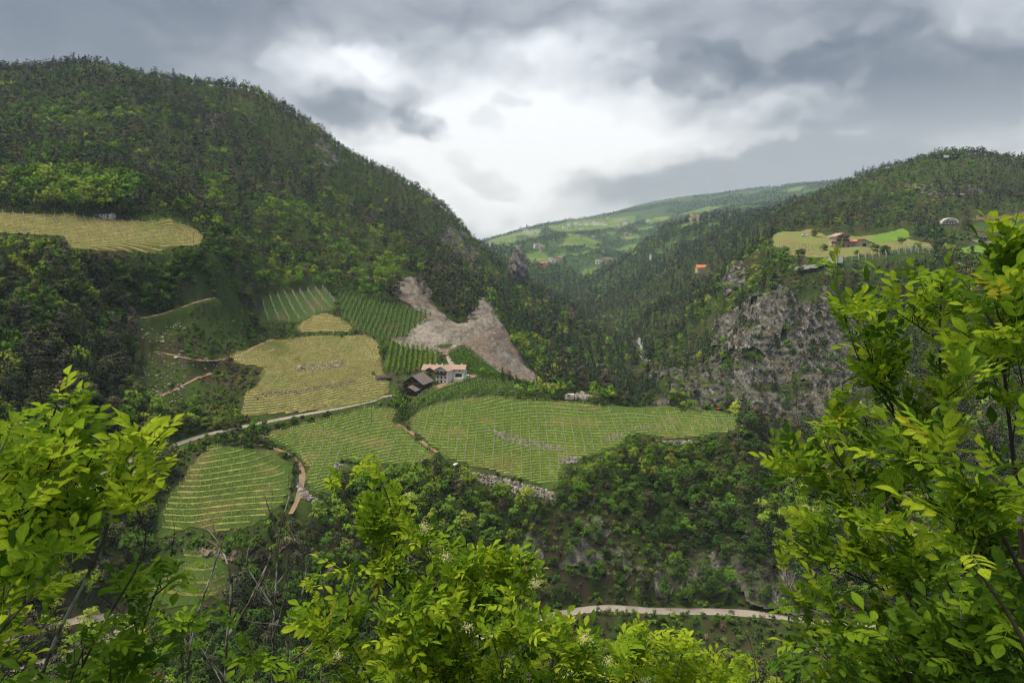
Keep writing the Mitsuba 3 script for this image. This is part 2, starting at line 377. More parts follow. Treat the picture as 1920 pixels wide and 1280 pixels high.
for px, half, lab in (([(262, 596), (330, 578), (372, 566), (404, 556)], 1.3, 'pale dirt track at the top of the clearing'), ([(288, 652), (330, 664), (372, 686), (420, 682), (452, 668), (512, 638)], 1.0, 'reddish dirt track across the clearing'), ([(300, 748), (345, 722), (372, 706), (400, 690)], 1.1, 'reddish dirt track low in the clearing'),
                      ([(448, 822), (500, 833), (540, 850), (566, 872), (568, 900), (562, 930), (552, 955), (544, 985)], 1.1, 'worn earth path between the two lower vineyards'), ([(745, 792), (762, 802), (790, 828), (822, 856)], .9, 'straw coloured path down the edge of the knoll vineyard'), ([(545, 985), (552, 1010), (548, 1035)], 2.6, 'bare stony gully below the lower vineyards')):
    PATHS.append((path_of(px), half, lab))
    level(PATHS[-1][0], half + .7, half + 4)


def strip(line, half, lift, width_noise=0.0):
    """a ribbon of road laid on the ground, five points across"""
    t = np.gradient(line[:, :2], axis=0)
    t /= np.linalg.norm(t, axis=1, keepdims=True) + 1e-9
    s = np.stack([-t[:, 1], t[:, 0]], 1)
    k = np.linspace(-1, 1, 5)
    w = half * (1 + width_noise * (meshkit.fbm(np.stack([line[:, 0] / 6, line[:, 1] / 6, 0 * line[:, 0]], -1), 3, 2) - .5))
    xy = line[:, None, :2] + s[:, None] * (k[None, :, None] * w[:, None, None])
    z = np.maximum(ground(xy[..., 0], xy[..., 1]), line[:, None, 2] - .3) + lift + 0.05 * (1 - k ** 2)
    v = np.concatenate([xy, z[..., None]], -1).reshape(-1, 3)
    n = len(line)
    i, j = np.meshgrid(np.arange(n - 1), np.arange(4), indexing='ij')
    a = (i * 5 + j).ravel()
    return v, np.vstack([np.stack([a, a + 5, a + 6], 1), np.stack([a, a + 6, a + 1], 1)])[:, ::-1]


# ------------------------------------------------------------------ plots of land, outlined where the photograph shows them
PLOT_PX = {
    'hut': [(-40, 402), (60, 400), (120, 401), (200, 411), (260, 414), (330, 417), (360, 425), (386, 440), (376, 462), (310, 470), (200, 473), (130, 468), (118, 444), (-40, 437)],
    'golden': [(508, 636), (600, 629), (690, 628), (714, 642), (720, 690), (733, 716), (722, 744), (640, 764), (540, 779), (443, 786), (452, 742), (478, 722), (492, 692), (440, 684), (418, 672), (470, 655)],
    'triangle': [(555, 610), (580, 594), (610, 584), (640, 596), (664, 612), (660, 624), (560, 624)],
    'posts': [(482, 602), (497, 556), (548, 547), (606, 540), (632, 566), (628, 582), (600, 588), (556, 606)],
    'orchard_up': [(632, 548), (660, 556), (740, 575), (820, 596), (744, 638), (716, 640), (694, 626), (668, 622), (664, 606), (636, 590)],
    'columns': [(717, 694), (722, 646), (760, 650), (800, 656), (826, 664), (824, 690), (800, 694), (760, 702)],
    'orchard_right': [(838, 662), (868, 650), (900, 674), (930, 696), (950, 712), (900, 706), (872, 696), (850, 686)],
    'orchard_front': [(757, 780), (768, 752), (830, 728), (882, 714), (950, 716), (984, 733), (900, 740), (840, 750), (790, 766)],
    'lobe': [(470, 816), (560, 797), (620, 780), (690, 759), (748, 762), (744, 792), (818, 856), (720, 874), (650, 862), (626, 880), (628, 930), (590, 930), (566, 905), (572, 880), (545, 845), (500, 828)],
    'left': [(395, 832), (450, 838), (520, 845), (553, 880), (550, 915), (536, 945), (500, 975), (420, 1004), (290, 1012), (300, 950), (345, 890)],
    'knoll': [(750, 792), (790, 768), (840, 752), (930, 742), (1060, 752), (1130, 762), (1200, 764), (1280, 772), (1362, 770), (1392, 806), (1300, 822), (1250, 824), (1190, 814), (1160, 840), (1062, 876), (1046, 926), (960, 896), (890, 880), (826, 856)],
    'low': [(225, 1085), (300, 1045), (420, 1042), (440, 1080), (430, 1140), (330, 1152), (262, 1142)],
    'field_pale': [(1447, 446), (1500, 434), (1545, 438), (1562, 458), (1540, 476), (1480, 474), (1450, 462)],
    'field_green': [(1598, 450), (1650, 438), (1698, 428), (1708, 444), (1660, 454), (1610, 456)],
    'field_bright': [(1768, 468), (1830, 460), (1890, 456), (1960, 458), (1960, 468), (1880, 472), (1800, 474)],
    'field_brown': [(1632, 470), (1650, 460), (1720, 454), (1730, 464), (1660, 476)],
    'field_ridge': [(1812, 408), (1860, 402), (1960, 398), (1960, 412), (1880, 412), (1820, 414)],
    'field_dark': [(1816, 418), (1960, 415), (1960, 436), (1880, 440), (1830, 434)],
    'plateau': [(1448, 450), (1500, 438), (1560, 440), (1660, 440), (1705, 448), (1745, 456), (1750, 466), (1690, 472), (1620, 480), (1560, 486), (1480, 480)],
    'nets': [(1487, 510), (1560, 492), (1650, 476), (1742, 466), (1754, 478), (1650, 490), (1560, 505), (1490, 516)],
}
PLOT = {k: area(v) for k, v in PLOT_PX.items()}
MEADOW_PX = [
    [(1015, 464), (1054, 457), (1070, 442), (1082, 439), (1109, 448), (1134, 458), (1109, 467), (1068, 464)], [(982, 478), (1013, 471), (1031, 480), (1030, 496), (995, 499)],
    [(1077, 516), (1111, 501), (1134, 503), (1123, 512), (1095, 522)], [(1143, 467), (1176, 460), (1200, 462), (1155, 471)], [(1139, 491), (1162, 480), (1203, 469), (1187, 483), (1155, 494)],
    [(1224, 480), (1233, 469), (1258, 467), (1239, 480)], [(1205, 418), (1230, 407), (1266, 406), (1248, 416), (1219, 424)], [(908, 456), (949, 442), (990, 431), (1020, 429), (1010, 447), (974, 442), (942, 462), (918, 464)],
    [(1027, 424), (1109, 412), (1194, 404), (1192, 420), (1132, 430), (1063, 436), (1029, 434)], [(1134, 434), (1158, 436), (1154, 443), (1136, 441)], [(1252, 432), (1290, 420), (1318, 414), (1330, 416), (1280, 432)],
    [(1330, 440), (1370, 430), (1392, 421), (1394, 426), (1350, 442)], [(1020, 508), (1030, 514), (1012, 518), (1004, 512)], [(1270, 404), (1330, 388), (1360, 386), (1330, 398), (1290, 408)], [(1450, 362), (1500, 350), (1530, 350), (1490, 362)], [(1068, 478), (1098, 470), (1112, 474), (1082, 484)], [(1100, 462), (1122, 461), (1126, 466), (1106, 469)], [(1036, 478), (1062, 474), (1064, 482), (1040, 488)], [(1160, 446), (1196, 440), (1204, 446), (1170, 452)], [(1208, 444), (1236, 438), (1240, 444), (1214, 450)], [(1190, 428), (1226, 424), (1228, 430), (1196, 434)], [(1280, 452), (1312, 442), (1322, 446), (1290, 458)],
    [(1250, 456), (1276, 450), (1276, 457), (1254, 462)], [(960, 462), (990, 456), (1004, 460), (972, 468)], [(1165, 462), (1200, 455), (1222, 456), (1186, 465)], [(1206, 462), (1230, 456), (1234, 461), (1212, 467)], [(1380, 398), (1420, 388), (1430, 392), (1390, 404)], [(1320, 424), (1350, 416), (1356, 421), (1328, 430)], [(1060, 440), (1080, 436), (1078, 441), (1062, 446)],
]
MEADOW = [m for m in (area(p, 1250) for p in MEADOW_PX) if m.area > 200]
SLIDE = area([(752, 532), (776, 526), (792, 556), (812, 580), (838, 600), (868, 610), (888, 602), (896, 584), (906, 564), (925, 588), (938, 612), (955, 640), (985, 692), (1012, 712), (1028, 726), (985, 720), (962, 700), (935, 694), (900, 670), (866, 648), (832, 662), (800, 653), (742, 640), (816, 600), (780, 574), (748, 558)])
CLEAR = area([(262, 596), (330, 575), (402, 556), (420, 575), (345, 600), (350, 640), (380, 670), (450, 668), (440, 690), (400, 695), (395, 760), (330, 800), (270, 760), (250, 690), (256, 640)])
SHRUBBY = shapely.union_all([area([(345, 605), (470, 606), (520, 626), (440, 668), (382, 668), (352, 640)]), area([(402, 696), (492, 690), (474, 726), (444, 784), (388, 796)])])
CRAG = area([(1350, 600), (1450, 548), (1560, 552), (1600, 580), (1660, 640), (1700, 760), (1600, 800), (1480, 792), (1400, 780), (1350, 756), (1300, 770), (1215, 735), (1200, 712), (1230, 688), (1320, 684), (1345, 650)])
UNDER = area([(1010, 960), (1060, 990), (1120, 930), (1250, 1000), (1400, 1040), (1430, 1125), (1300, 1128), (1150, 1126), (1020, 1150), (960, 1165), (950, 1080)])
WALLS_PX = {  # dry stone banks and scree in and under the vineyards
    'knoll': [(916, 806), (950, 812), (1052, 836), (1056, 848), (1000, 842), (940, 826)], 'foot': [(876, 886), (920, 892), (1046, 926), (1042, 942), (980, 930), (900, 908)], 'lobefoot': [(622, 866), (660, 876), (720, 880), (724, 892), (660, 890), (626, 880)],
    'leftfoot': [(560, 905), (580, 928), (600, 940), (596, 952), (566, 935), (556, 915)], 'golden': [(548, 690), (600, 680), (648, 678), (640, 690), (560, 697)], 'goldenlow': [(472, 745), (560, 732), (668, 712), (670, 718), (560, 740), (476, 752)],
    'rocks': [(1058, 742), (1090, 738), (1116, 746), (1100, 752), (1062, 750)], 'east': [(1130, 822), (1165, 812), (1172, 820), (1136, 830)], 'eastfoot': [(1228, 826), (1300, 826), (1310, 832), (1240, 834)], 'side': [(1048, 862), (1080, 856), (1084, 868), (1054, 872)],
    'fan': [(985, 706), (1010, 712), (1030, 724), (1014, 728), (988, 720)], 'lowwall': [(360, 1032), (500, 1030), (600, 1040), (590, 1054), (480, 1052), (380, 1044)], 'block': [(1176, 804), (1254, 793), (1262, 799), (1180, 810)],
}
BANKS = {k: area(v) for k, v in WALLS_PX.items()}


def inside(poly, x, y):
    return shapely.contains_xy(poly, x, y)


# ------------------------------------------------------------------ materials
def rgb(*c):
    return {'type': 'rgb', 'value': list(c)}


def matte(color):
    return {'type': 'twosided', 'bsdf': {'type': 'diffuse', 'reflectance': color if isinstance(color, dict) else rgb(*color)}}


def rough(color, roughness=.7, **more):
    return {'type': 'twosided', 'bsdf': {'type': 'principled', 'base_color': color if isinstance(color, dict) else rgb(*color), 'roughness': roughness, 'specular': .3, **more}}


VC = {'type': 'mesh_attribute', 'name': 'vertex_color'}


def earth_fn(p, n, uv):
    a = tfbm(p.x * .05, p.y * .05, 1.0, octaves=4)
    b = tfbm(p.x * .45, p.y * .45, 2.0, octaves=3)
    fine = tfbm(p.x * 2.1, p.y * 2.1, p.z * 2.1, octaves=2)
    soil = mix((.034, .029, .020), (.066, .055, .039), fine)
    green = mix((.026, .044, .014), (.050, .078, .020), b)
    c = mix(soil, green, smoothstep(.30, .56, a * .6 + b * .45))
    far = smoothstep(1100., 1700., p.y)
    c = mix(c, mix((.028, .058, .026), (.055, .098, .036), tfbm(p.x * .012, p.y * .012, 0., octaves=3)), far)
    stone = mix((.10, .094, .085), (.20, .19, .175), fine)
    c = mix(c, stone, smoothstep(.46, .30, n.z) * smoothstep(.46, .66, b) * (1 - far) * smoothstep(450., 620., p.y))
    return c


def grass_fn(c0, c1, c2, k=1.0):
    def fn(p, n, uv):
        a = tfbm(p.x * .08 * k, p.y * .08 * k, 0., octaves=4)
        b = tfbm(p.x * .9 * k, p.y * .9 * k, 3., octaves=3)
        return mix(mix(c0, c1, b), c2, smoothstep(.50, .72, a))
    return fn


def meadow_fn(p, n, uv):
    a = tfbm(p.x * .011, p.y * .011, 0., octaves=3)
    b = tfbm(p.x * .05, p.y * .05, 3., octaves=3)
    return mix(mix((.060, .120, .030), (.095, .160, .042), b), (.13, .165, .062), smoothstep(.50, .70, a))


def rock_fn(p, n, uv):
    w = tfbm(p.x * .09, p.y * .09, p.z * .09, octaves=3)
    s = tfbm(p.x * .42 + w * 2 + p.z * .30, p.y * .3, p.z * .10 - p.x * .05, octaves=4)
    f = tfbm(p.x * 1.5, p.y * 1.5, p.z * .9, octaves=3)
    crack = dr.abs(tfbm(p.x * .8 + w * 4, p.y * .8, p.z * .28 + w * 3, octaves=3) - .5)
    c = mix((.062, .062, .064), (.215, .213, .212), smoothstep(.36, .66, s * .6 + f * .4))
    c = mix(c, (.38, .375, .36), smoothstep(.57, .72, s) * smoothstep(.42, .58, f))
    c = mix(c, (.17, .14, .105), smoothstep(.58, .72, w) * .5)
    c = mix(c, (.022, .022, .021), smoothstep(.030, .0, crack))
    return mix(c, (.045, .058, .022), smoothstep(.55, .85, n.z) * smoothstep(.38, .52, f) * .9)


def scree_fn(p, n, uv):
    w = tfbm(p.x * .05, p.y * .05, p.z * .05, octaves=3)
    s = tfbm(p.x * .5 + w * 2, p.y * .16, p.z * .12, octaves=3)
    f = tfbm(p.x * 1.4, p.y * 1.4, p.z * 1.4, octaves=3)
    c = mix((.110, .106, .097), (.20, .195, .182), smoothstep(.3, .7, s))
    c = mix(c, (.25, .245, .23), smoothstep(.50, .64, w) * .8)
    c = mix(c, (.165, .130, .10), smoothstep(.42, .32, w) * .6)
    return mix(c, (.070, .062, .050), smoothstep(.50, .68, f) * .7)


def road_fn(p, n, uv):
    f = tfbm(p.x * 1.7, p.y * 1.7, 0., octaves=3)
    g = tfbm(p.x * .2, p.y * .2, 5., octaves=3)
    return mix(mix((.20, .195, .185), (.29, .28, .26), f), (.15, .145, .125), smoothstep(.5, .7, g) * .6)


def dirt_fn(p, n, uv):
    f = tfbm(p.x * 1.1, p.y * 1.1, 0., octaves=3)
    g = tfbm(p.x * .25, p.y * .25, 5., octaves=3)
    return mix(mix((.15, .115, .08), (.25, .205, .15), f), (.24, .15, .095), smoothstep(.50, .68, g))


def bark_fn(p, n, uv):
    a = tfbm(p.x * 38, p.y * 38, p.z * 14, octaves=3)
    b = tfbm(p.x * 13, p.y * 13, p.z * 13 + 4, octaves=3)
    c = mix((.016, .013, .011), (.052, .043, .035), a)
    return mix(c, (.20, .21, .19), smoothstep(.62, .74, b))


def lichen_fn(p, n, uv):
    a = tfbm(p.x * 30, p.y * 30, p.z * 12, octaves=3)
    b = tfbm(p.x * 11, p.y * 11, p.z * 11 + 4, octaves=3)
    c = mix((.035, .030, .026), (.13, .118, .105), a)
    return mix(c, (.32, .32, .30), smoothstep(.52, .66, b))


def plaster_fn(p, n, uv):
    f = tfbm(p.x * 1.3, p.y * 1.3, p.z * .5, octaves=4)
    return mix((.80, .785, .75), (.68, .65, .60), smoothstep(.5, .75, f))


def wood_fn(c0, c1):
    def fn(p, n, uv):
        f = tfbm(p.x * 5.0, p.y * 5.0, p.z * .6, octaves=3)
        return mix(c0, c1, f)
    return fn


def tile_fn(c0, c1, c2):
    def fn(p, n, uv):
        f = tfbm(p.x * 2.3, p.y * 2.3, p.z * 2.3, octaves=3)
        g = tfbm(p.x * .5, p.y * .5, p.z * .5, octaves=2)
        return mix(mix(c0, c1, f), c2, smoothstep(.5, .7, g) * .6)
    return fn


MATERIALS = {
    'm_earth': matte(proc(earth_fn)), 'm_rock': matte(proc(rock_fn)), 'm_scree': matte(proc(scree_fn)), 'm_road': matte(proc(road_fn)), 'm_dirt': matte(proc(dirt_fn)), 'm_meadow': matte(proc(meadow_fn)),
    'm_vine_grass': matte(proc(grass_fn((.036, .072, .016), (.072, .118, .028), (.110, .108, .044)))), 'm_gold_grass': matte(proc(grass_fn((.072, .085, .028), (.135, .132, .052), (.065, .095, .026)))),
    'm_orchard_grass': matte(proc(grass_fn((.032, .066, .018), (.060, .105, .026), (.075, .085, .032)))), 'm_pale_grass': matte(proc(grass_fn((.12, .155, .05), (.17, .19, .075), (.165, .14, .075)))),
    'm_bright_grass': matte(proc(grass_fn((.085, .175, .024), (.115, .215, .034), (.125, .205, .05)))), 'm_brown_field': matte(proc(grass_fn((.105, .075, .055), (.14, .105, .075), (.10, .10, .05)))), 'm_dark_grass': matte(proc(grass_fn((.028, .06, .02), (.05, .09, .028), (.06, .075, .03)))),
    'm_foliage': matte(VC), 'm_stone': matte(VC), 'm_post': rough((.56, .55, .48), .8), 'm_wire': rough((.30, .28, .22), .6), 'm_bark': rough(proc(bark_fn), .85), 'm_lichen': rough(proc(lichen_fn), .85),
    'm_plaster': matte(proc(plaster_fn)), 'm_brown_wood': matte(proc(wood_fn((.030, .020, .014), (.065, .042, .028)))), 'm_grey_wood': matte(proc(wood_fn((.10, .085, .07), (.20, .175, .15)))),
    'm_red_tile': matte(proc(tile_fn((.27, .195, .165), (.37, .285, .245), (.30, .255, .23)))), 'm_grey_tile': matte(proc(tile_fn((.115, .105, .105), (.175, .16, .16), (.12, .11, .085)))), 'm_orange_tile': matte(proc(tile_fn((.50, .15, .07), (.62, .24, .12), (.42, .16, .10)))),
    'm_dark_roof': matte(proc(tile_fn((.045, .042, .042), (.085, .08, .08), (.06, .055, .05)))), 'm_glass': {'type': 'principled', 'base_color': rgb(.02, .024, .03), 'roughness': .08, 'specular': .6}, 'm_white': rough((.74, .74, .73), .5), 'm_red_paint': rough((.50, .03, .025), .3, clearcoat=.6), 'm_white_paint': rough((.72, .72, .72), .3, clearcoat=.6),
    'm_rubber': rough((.02, .02, .02), .9), 'm_net': rough((.13, .15, .16), .7), 'm_water': matte((.22, .25, .26)), 'm_blue': rough((.04, .16, .42), .5), 'm_cream': matte((.60, .50, .36)), 'm_steel': rough((.32, .33, .34), .45, metallic=.6),
}
scene.update(MATERIALS)

# ------------------------------------------------------------------ the ground itself
def sheet(xs, ys, zz):
    xx, yy = np.meshgrid(xs, ys)
    nx, ny = len(xs), len(ys)
    i, j = np.meshgrid(np.arange(nx - 1), np.arange(ny - 1))
    a = (j * nx + i).ravel()
    return np.stack([xx.ravel(), yy.ravel(), zz.ravel()], 1), np.vstack([np.stack([a, a + 1, a + nx + 1], 1), np.stack([a, a + nx + 1, a + nx], 1)])


setting('hills', mikit.ply(sheet(GX, GY, GZ), 'm_earth', smooth=True), 'wooded slopes on both sides of the narrow valley')
for nm, half, lift, mat, nm2, lab in (('valley', 2.35, .14, 'm_road', 'road', 'pale road winding along the bottom of the valley'), ('hairpin', 2.4, .14, 'm_road', 'road', 'pale hairpin bend of the road low on the left'),
                                      ('farm', 2.1, .14, 'm_road', 'road', 'narrow pale farm road between the upper and lower vineyards'), ('yard', 3.6, .12, 'm_dirt', 'yard', 'bare earth yard in front of the barn and the farmhouse'), ('track', 1.7, .13, 'm_road', 'track', 'grey track climbing from the farmhouse to the landslide')):
    setting(nm2, mikit.ply(strip(ROADS[nm], half, lift, .28), mat, smooth=True), lab)


def plot_sheet(poly, step, lift, wob=1.0):
    """a sheet of grass or soil over a plot, laid just above the ground; its rim is ragged by up to wob metres"""
    x0, y0, x1, y1 = poly.buffer(wob).bounds
    xs, ys = np.arange(x0, x1 + step, step), np.arange(y0, y1 + step, step)
    xx, yy = np.meshgrid(xs, ys)
    n = meshkit.fbm(np.stack([xx / 5, yy / 5, 0 * xx], -1), 3, 4) - .5
    grown = shapely.prepare(poly) or poly
    d = shapely.distance(shapely.points(xx.ravel(), yy.ravel()), poly.boundary).reshape(xx.shape) * np.where(inside(poly, xx, yy), 1, -1)
    keep = d + wob * n * 2 > 0
    zz = ground(xx, yy) + lift
    v, f = sheet(xs, ys, zz)
    f = f[keep.ravel()[f].all(1)]
    used, inv = np.unique(f, return_inverse=True)
    return v[used], inv.reshape(-1, 3)


for nm, mat, nm2, lab in (('hut', 'm_gold_grass', 'field', 'dry golden terrace below the stone hut on the left slope'), ('golden', 'm_gold_grass', 'field', 'golden vineyard ground above the farm road'), ('triangle', 'm_gold_grass', 'field', 'small golden patch between two green orchards'),
                          ('posts', 'm_orchard_grass', 'field', 'green grass under the rows of white posts'), ('orchard_up', 'm_orchard_grass', 'field', 'grass under the upper orchard by the landslide'), ('columns', 'm_orchard_grass', 'field', 'dark grass between the tall rows above the farmhouse'),
                          ('orchard_right', 'm_orchard_grass', 'field', 'grass under the orchard right of the farm track'), ('orchard_front', 'm_orchard_grass', 'field', 'grass of the orchard strip in front of the farm'), ('lobe', 'm_vine_grass', 'field', 'terraced grass of the winding vineyard below the farm road'),
                          ('left', 'm_vine_grass', 'field', 'terraced grass of the lowest vineyard on the left'), ('knoll', 'm_vine_grass', 'field', 'terraced grass of the broad vineyard on the knoll'), ('low', 'm_vine_grass', 'field', 'terraces below the dry stone wall on the left'),
                          ('plateau', 'm_pale_grass', 'field', 'pale green farmland around the cream farmhouse on the plateau'), ('field_pale', 'm_pale_grass', 'field', 'pale meadow at the left end of the plateau'), ('field_green', 'm_bright_grass', 'field', 'green meadow behind the plateau farm'), ('field_bright', 'm_bright_grass', 'field', 'bright green meadow before the white chalet'),
                          ('field_brown', 'm_pale_grass', 'field', 'brownish field right of the plateau farm'), ('field_ridge', 'm_brown_field', 'field', 'ploughed brown field at the right edge'), ('field_dark', 'm_dark_grass', 'field', 'dark green slope under the ploughed field'), ('nets', 'm_dark_grass', 'field', 'grass below the netted orchard on the rim')):
    setting(nm2, mikit.ply(plot_sheet(PLOT[nm], 1.4, .28 if nm != 'plateau' else .12, 2.2), mat, smooth=True), lab)
for m, lab in zip(MEADOW, ['meadow']*len(MEADOW)):
    y = m.centroid.y
    setting('meadow', mikit.ply(plot_sheet(m, 8 if y < 2600 else 14, 2.0, 8), 'm_meadow', smooth=True), 'light green meadow among the woods of the far valley side')
for ln, half, lab in PATHS:
    setting('path', mikit.ply(strip(ln, half, .30, .8), 'm_dirt', smooth=True), lab)
_river = path_of([(1192, 640), (1204, 660), (1207, 672), (1214, 690)], 3, 500)
setting('stream', mikit.ply(strip(_river, 3.0, .6, 1.2), 'm_water', smooth=True), 'pale water of the side stream between dark trees')
_river = path_of([(1085, 1226), (1110, 1220), (1135, 1216), (1165, 1220)], 2)
setting('river', mikit.ply(strip(_river, 1.3, .3, 1.2), 'm_water', smooth=True), 'grey water of the river below the valley road')


ORD = 'first second third fourth fifth sixth seventh eighth ninth tenth eleventh twelfth thirteenth fourteenth fifteenth sixteenth seventeenth eighteenth nineteenth'.split()
TENS = {2: 'twenty', 3: 'thirty', 4: 'forty', 5: 'fifty'}


def ordinal(n):
    if n < 20: return ORD[n - 1]
    return TENS[n // 10][:-1] + 'ieth' if n % 10 == 0 else TENS[n // 10] + '-' + ORD[n % 10 - 1]


def counted(i, n, a, b):
    """which one of n, counted from the nearer end"""
    k, end = (i + 1, a) if i < n / 2 else (n - i, b)
    return f'{ordinal(k)} from the {end}' if k > 1 else f'outermost at the {end}'


# ------------------------------------------------------------------ bare rock: crags rise out of the slope where it is steep
def crag(poly, step, out, sink, amp, seed, bias=0.0, scale=7.0):
    x0, y0, x1, y1 = poly.buffer(6).bounds
    xs, ys = np.arange(x0, x1, step), np.arange(y0, y1, step)
    xx, yy = np.meshgrid(xs, ys)
    zz = ground(xx, yy)
    nn = normal(xx, yy, 4.0)
    d = shapely.distance(shapely.points(xx.ravel(), yy.ravel()), poly.boundary).reshape(xx.shape) * np.where(inside(poly, xx, yy), 1, -1)
    q = np.stack([xx, yy, zz], -1)
    qw = q + 5 * (np.stack([meshkit.fbm(q / 9 + 7 * k, 3, seed + 20 + k) for k in range(3)], -1) - .5)
    m = meshkit.fbm(qw / np.array([17, 17, 30.]), 3, seed) - .5 + bias
    rise = np.clip(d / 6, -1, 1) * .5 + np.clip(m * 6, -1, 1) * .65
    dip = np.stack([xx * .8 + zz * .45, yy, zz * .8 - xx * .45], -1) + 4 * (qw - q) / 5
    r = 1 - np.abs(2 * meshkit.fbm(dip / np.array([scale * 1.6, scale * 1.6, scale * 4]), 3, seed + 1) - 1)
    slabs = np.floor(meshkit.fbm(dip / np.array([13, 9, 30.]), 3, seed + 5) * 12) / 12 + .05 * meshkit.fbm(q / 2.5, 2, seed + 9)
    ledge = np.floor((zz + 4 * meshkit.noise(q / 14, seed + 6)) / 5.5) * 5.5
    up = np.clip((zz - ledge) / 5.5, 0, 1)
    h = np.where(rise > 0, np.minimum(rise * 1.6, 1), rise * 2) * out + amp * ((r - .62) * .8 + 2.4 * (slabs - .5) + .35 * (.5 - up))
    h = np.where(rise < -.05, -sink, h)
    v = (q + nn * h[..., None] + np.stack([meshkit.noise(q / 2.3, seed + 7) - .5, meshkit.noise(q / 2.3, seed + 8) - .5, 0 * xx], -1) * step * .4).reshape(-1, 3)
    _, f = sheet(xs, ys, zz)
    keep = (d > -5).ravel() & (h > -sink * .99).ravel()
    f = f[keep[f].all(1)]
    used, inv = np.unique(f, return_inverse=True)
    return v[used], inv.reshape(-1, 3)


setting('cliff', mikit.ply(crag(CRAG, 1.0, 1.2, 3, 4.4, 3, .0), 'm_rock', smooth=False), 'grey rock face below the plateau on the right')
setting('cliff', mikit.ply(crag(UNDER, .9, .5, 2, 1.8, 13, -.17), 'm_rock', smooth=False), 'dark rock bank between the knoll and the valley road')
setting('cliff', mikit.ply(crag(area([(1380, 1050), (1500, 1040), (1560, 1160), (1420, 1125)]), .9, 1.2, 2, 2.4, 17, .1), 'm_rock', smooth=False), 'rock bank above the right end of the valley road')
setting('landslide', mikit.ply(crag(SLIDE, 1.0, .7, 1.5, 1.5, 23, .42, 9.0), 'm_scree', smooth=False), 'bare brown scar of the landslide above the farm')
for px, o, sd, bi, lab, mt in (([(756, 556), (752, 538), (768, 524), (788, 524), (800, 548), (790, 566)], 1.0, 31, .3, 'pale jagged scarp at the head of the landslide', 'm_scree'), ([(884, 606), (896, 578), (906, 562), (920, 578), (936, 606), (916, 612)], 2.0, 37, .4, 'pointed earth pillar at the right side of the landslide', 'm_scree'),
                               ([(590, 300), (600, 262), (620, 270), (640, 300), (630, 330)], 2, 41, .0, 'grey outcrop near the top of the left ridge', 'm_rock'), ([(820, 470), (840, 425), (872, 440), (892, 470), (880, 510), (850, 500)], 2.5, 43, .05, 'grey rock face at the end of the left ridge', 'm_rock'), ([(360, 225), (400, 215), (420, 240), (380, 250)], 2, 44, .0, 'small pale outcrop high on the left mountain', 'm_rock'),
                               ([(1340, 530), (1370, 515), (1390, 530), (1370, 545)], 3, 49, .2, 'pale rock among the trees of the right slope', 'm_rock'), ([(1700, 350), (1790, 340), (1840, 360), (1760, 380)], 3, 53, .0, 'grey rocks on the hill at the right', 'm_rock')):
    setting('outcrop', mikit.ply(crag(area(px), 1.1, o, 2.5, o * .8 + .6, sd, bi), mt, smooth=False), lab)
# the free standing rock tower at the end of the left ridge
_b = hit(971, 531)[0]
_m = trimesh.creation.icosphere(5)
_v = np.array(_m.vertices)
_w = np.clip(1.0 - .52 * (_v[:, 2:3] * .5 + .5) ** 1.3, .2, 1)
_v = _v * np.concatenate([_w * 15, _w * 13, np.ones_like(_w) * 26], 1)
_r = 1 - np.abs(2 * meshkit.fbm(_v / np.array([9, 9, 16.]), 4, 61) - 1)
_v = _v * (1 + (.55 * (_r - .6) + .25 * (meshkit.noise(_v / 4.5, 66) - .5))[:, None] * np.array([1, 1, .35]))
_v = _v + np.array([_b[0], _b[1] + 4, _b[2] + 21])
setting('rock_tower', mikit.ply((_v, _m.faces), 'm_rock', smooth=False), 'tall rock tower standing in the wooded gap of the valley')

# ------------------------------------------------------------------ rubble and dry stone banks
def stones(poly, n, size, seed, spread=1.0, color=((.19, .18, .165), (.36, .345, .32))):
    g = np.random.default_rng(seed)
    x0, y0, x1, y1 = poly.bounds
    p = g.uniform([x0, y0], [x1, y1], (n * 30, 2))
    p = p[inside(poly, p[:, 0], p[:, 1])][:n]
    ico = trimesh.creation.icosahedron()
    bv, bf = np.array(ico.vertices), np.array(ico.faces)
    m = len(p)
    s = size * np.exp(g.normal(0, .35, m))
    v = bv[None] * (s[:, None, None] * g.uniform(.6, 1.25, (m, 12, 1))) * g.uniform(.6, 1.3, (m, 1, 3))
    z = ground(p[:, 0], p[:, 1])
    v = v + np.stack([p[:, 0], p[:, 1], z + .28 + s * .25], 1)[:, None]
    c = np.array(color[0]) + (np.array(color[1]) - np.array(color[0])) * g.uniform(0, 1, (m, 1)) ** 1.4
    c = np.repeat(c, 12, 0) * g.uniform(.85, 1.1, (m * 12, 1))
    f = (bf[None] + (np.arange(m) * 12)[:, None, None]).reshape(-1, 3)
    return raw(v.reshape(-1, 3), f, 'm_stone', None, c)


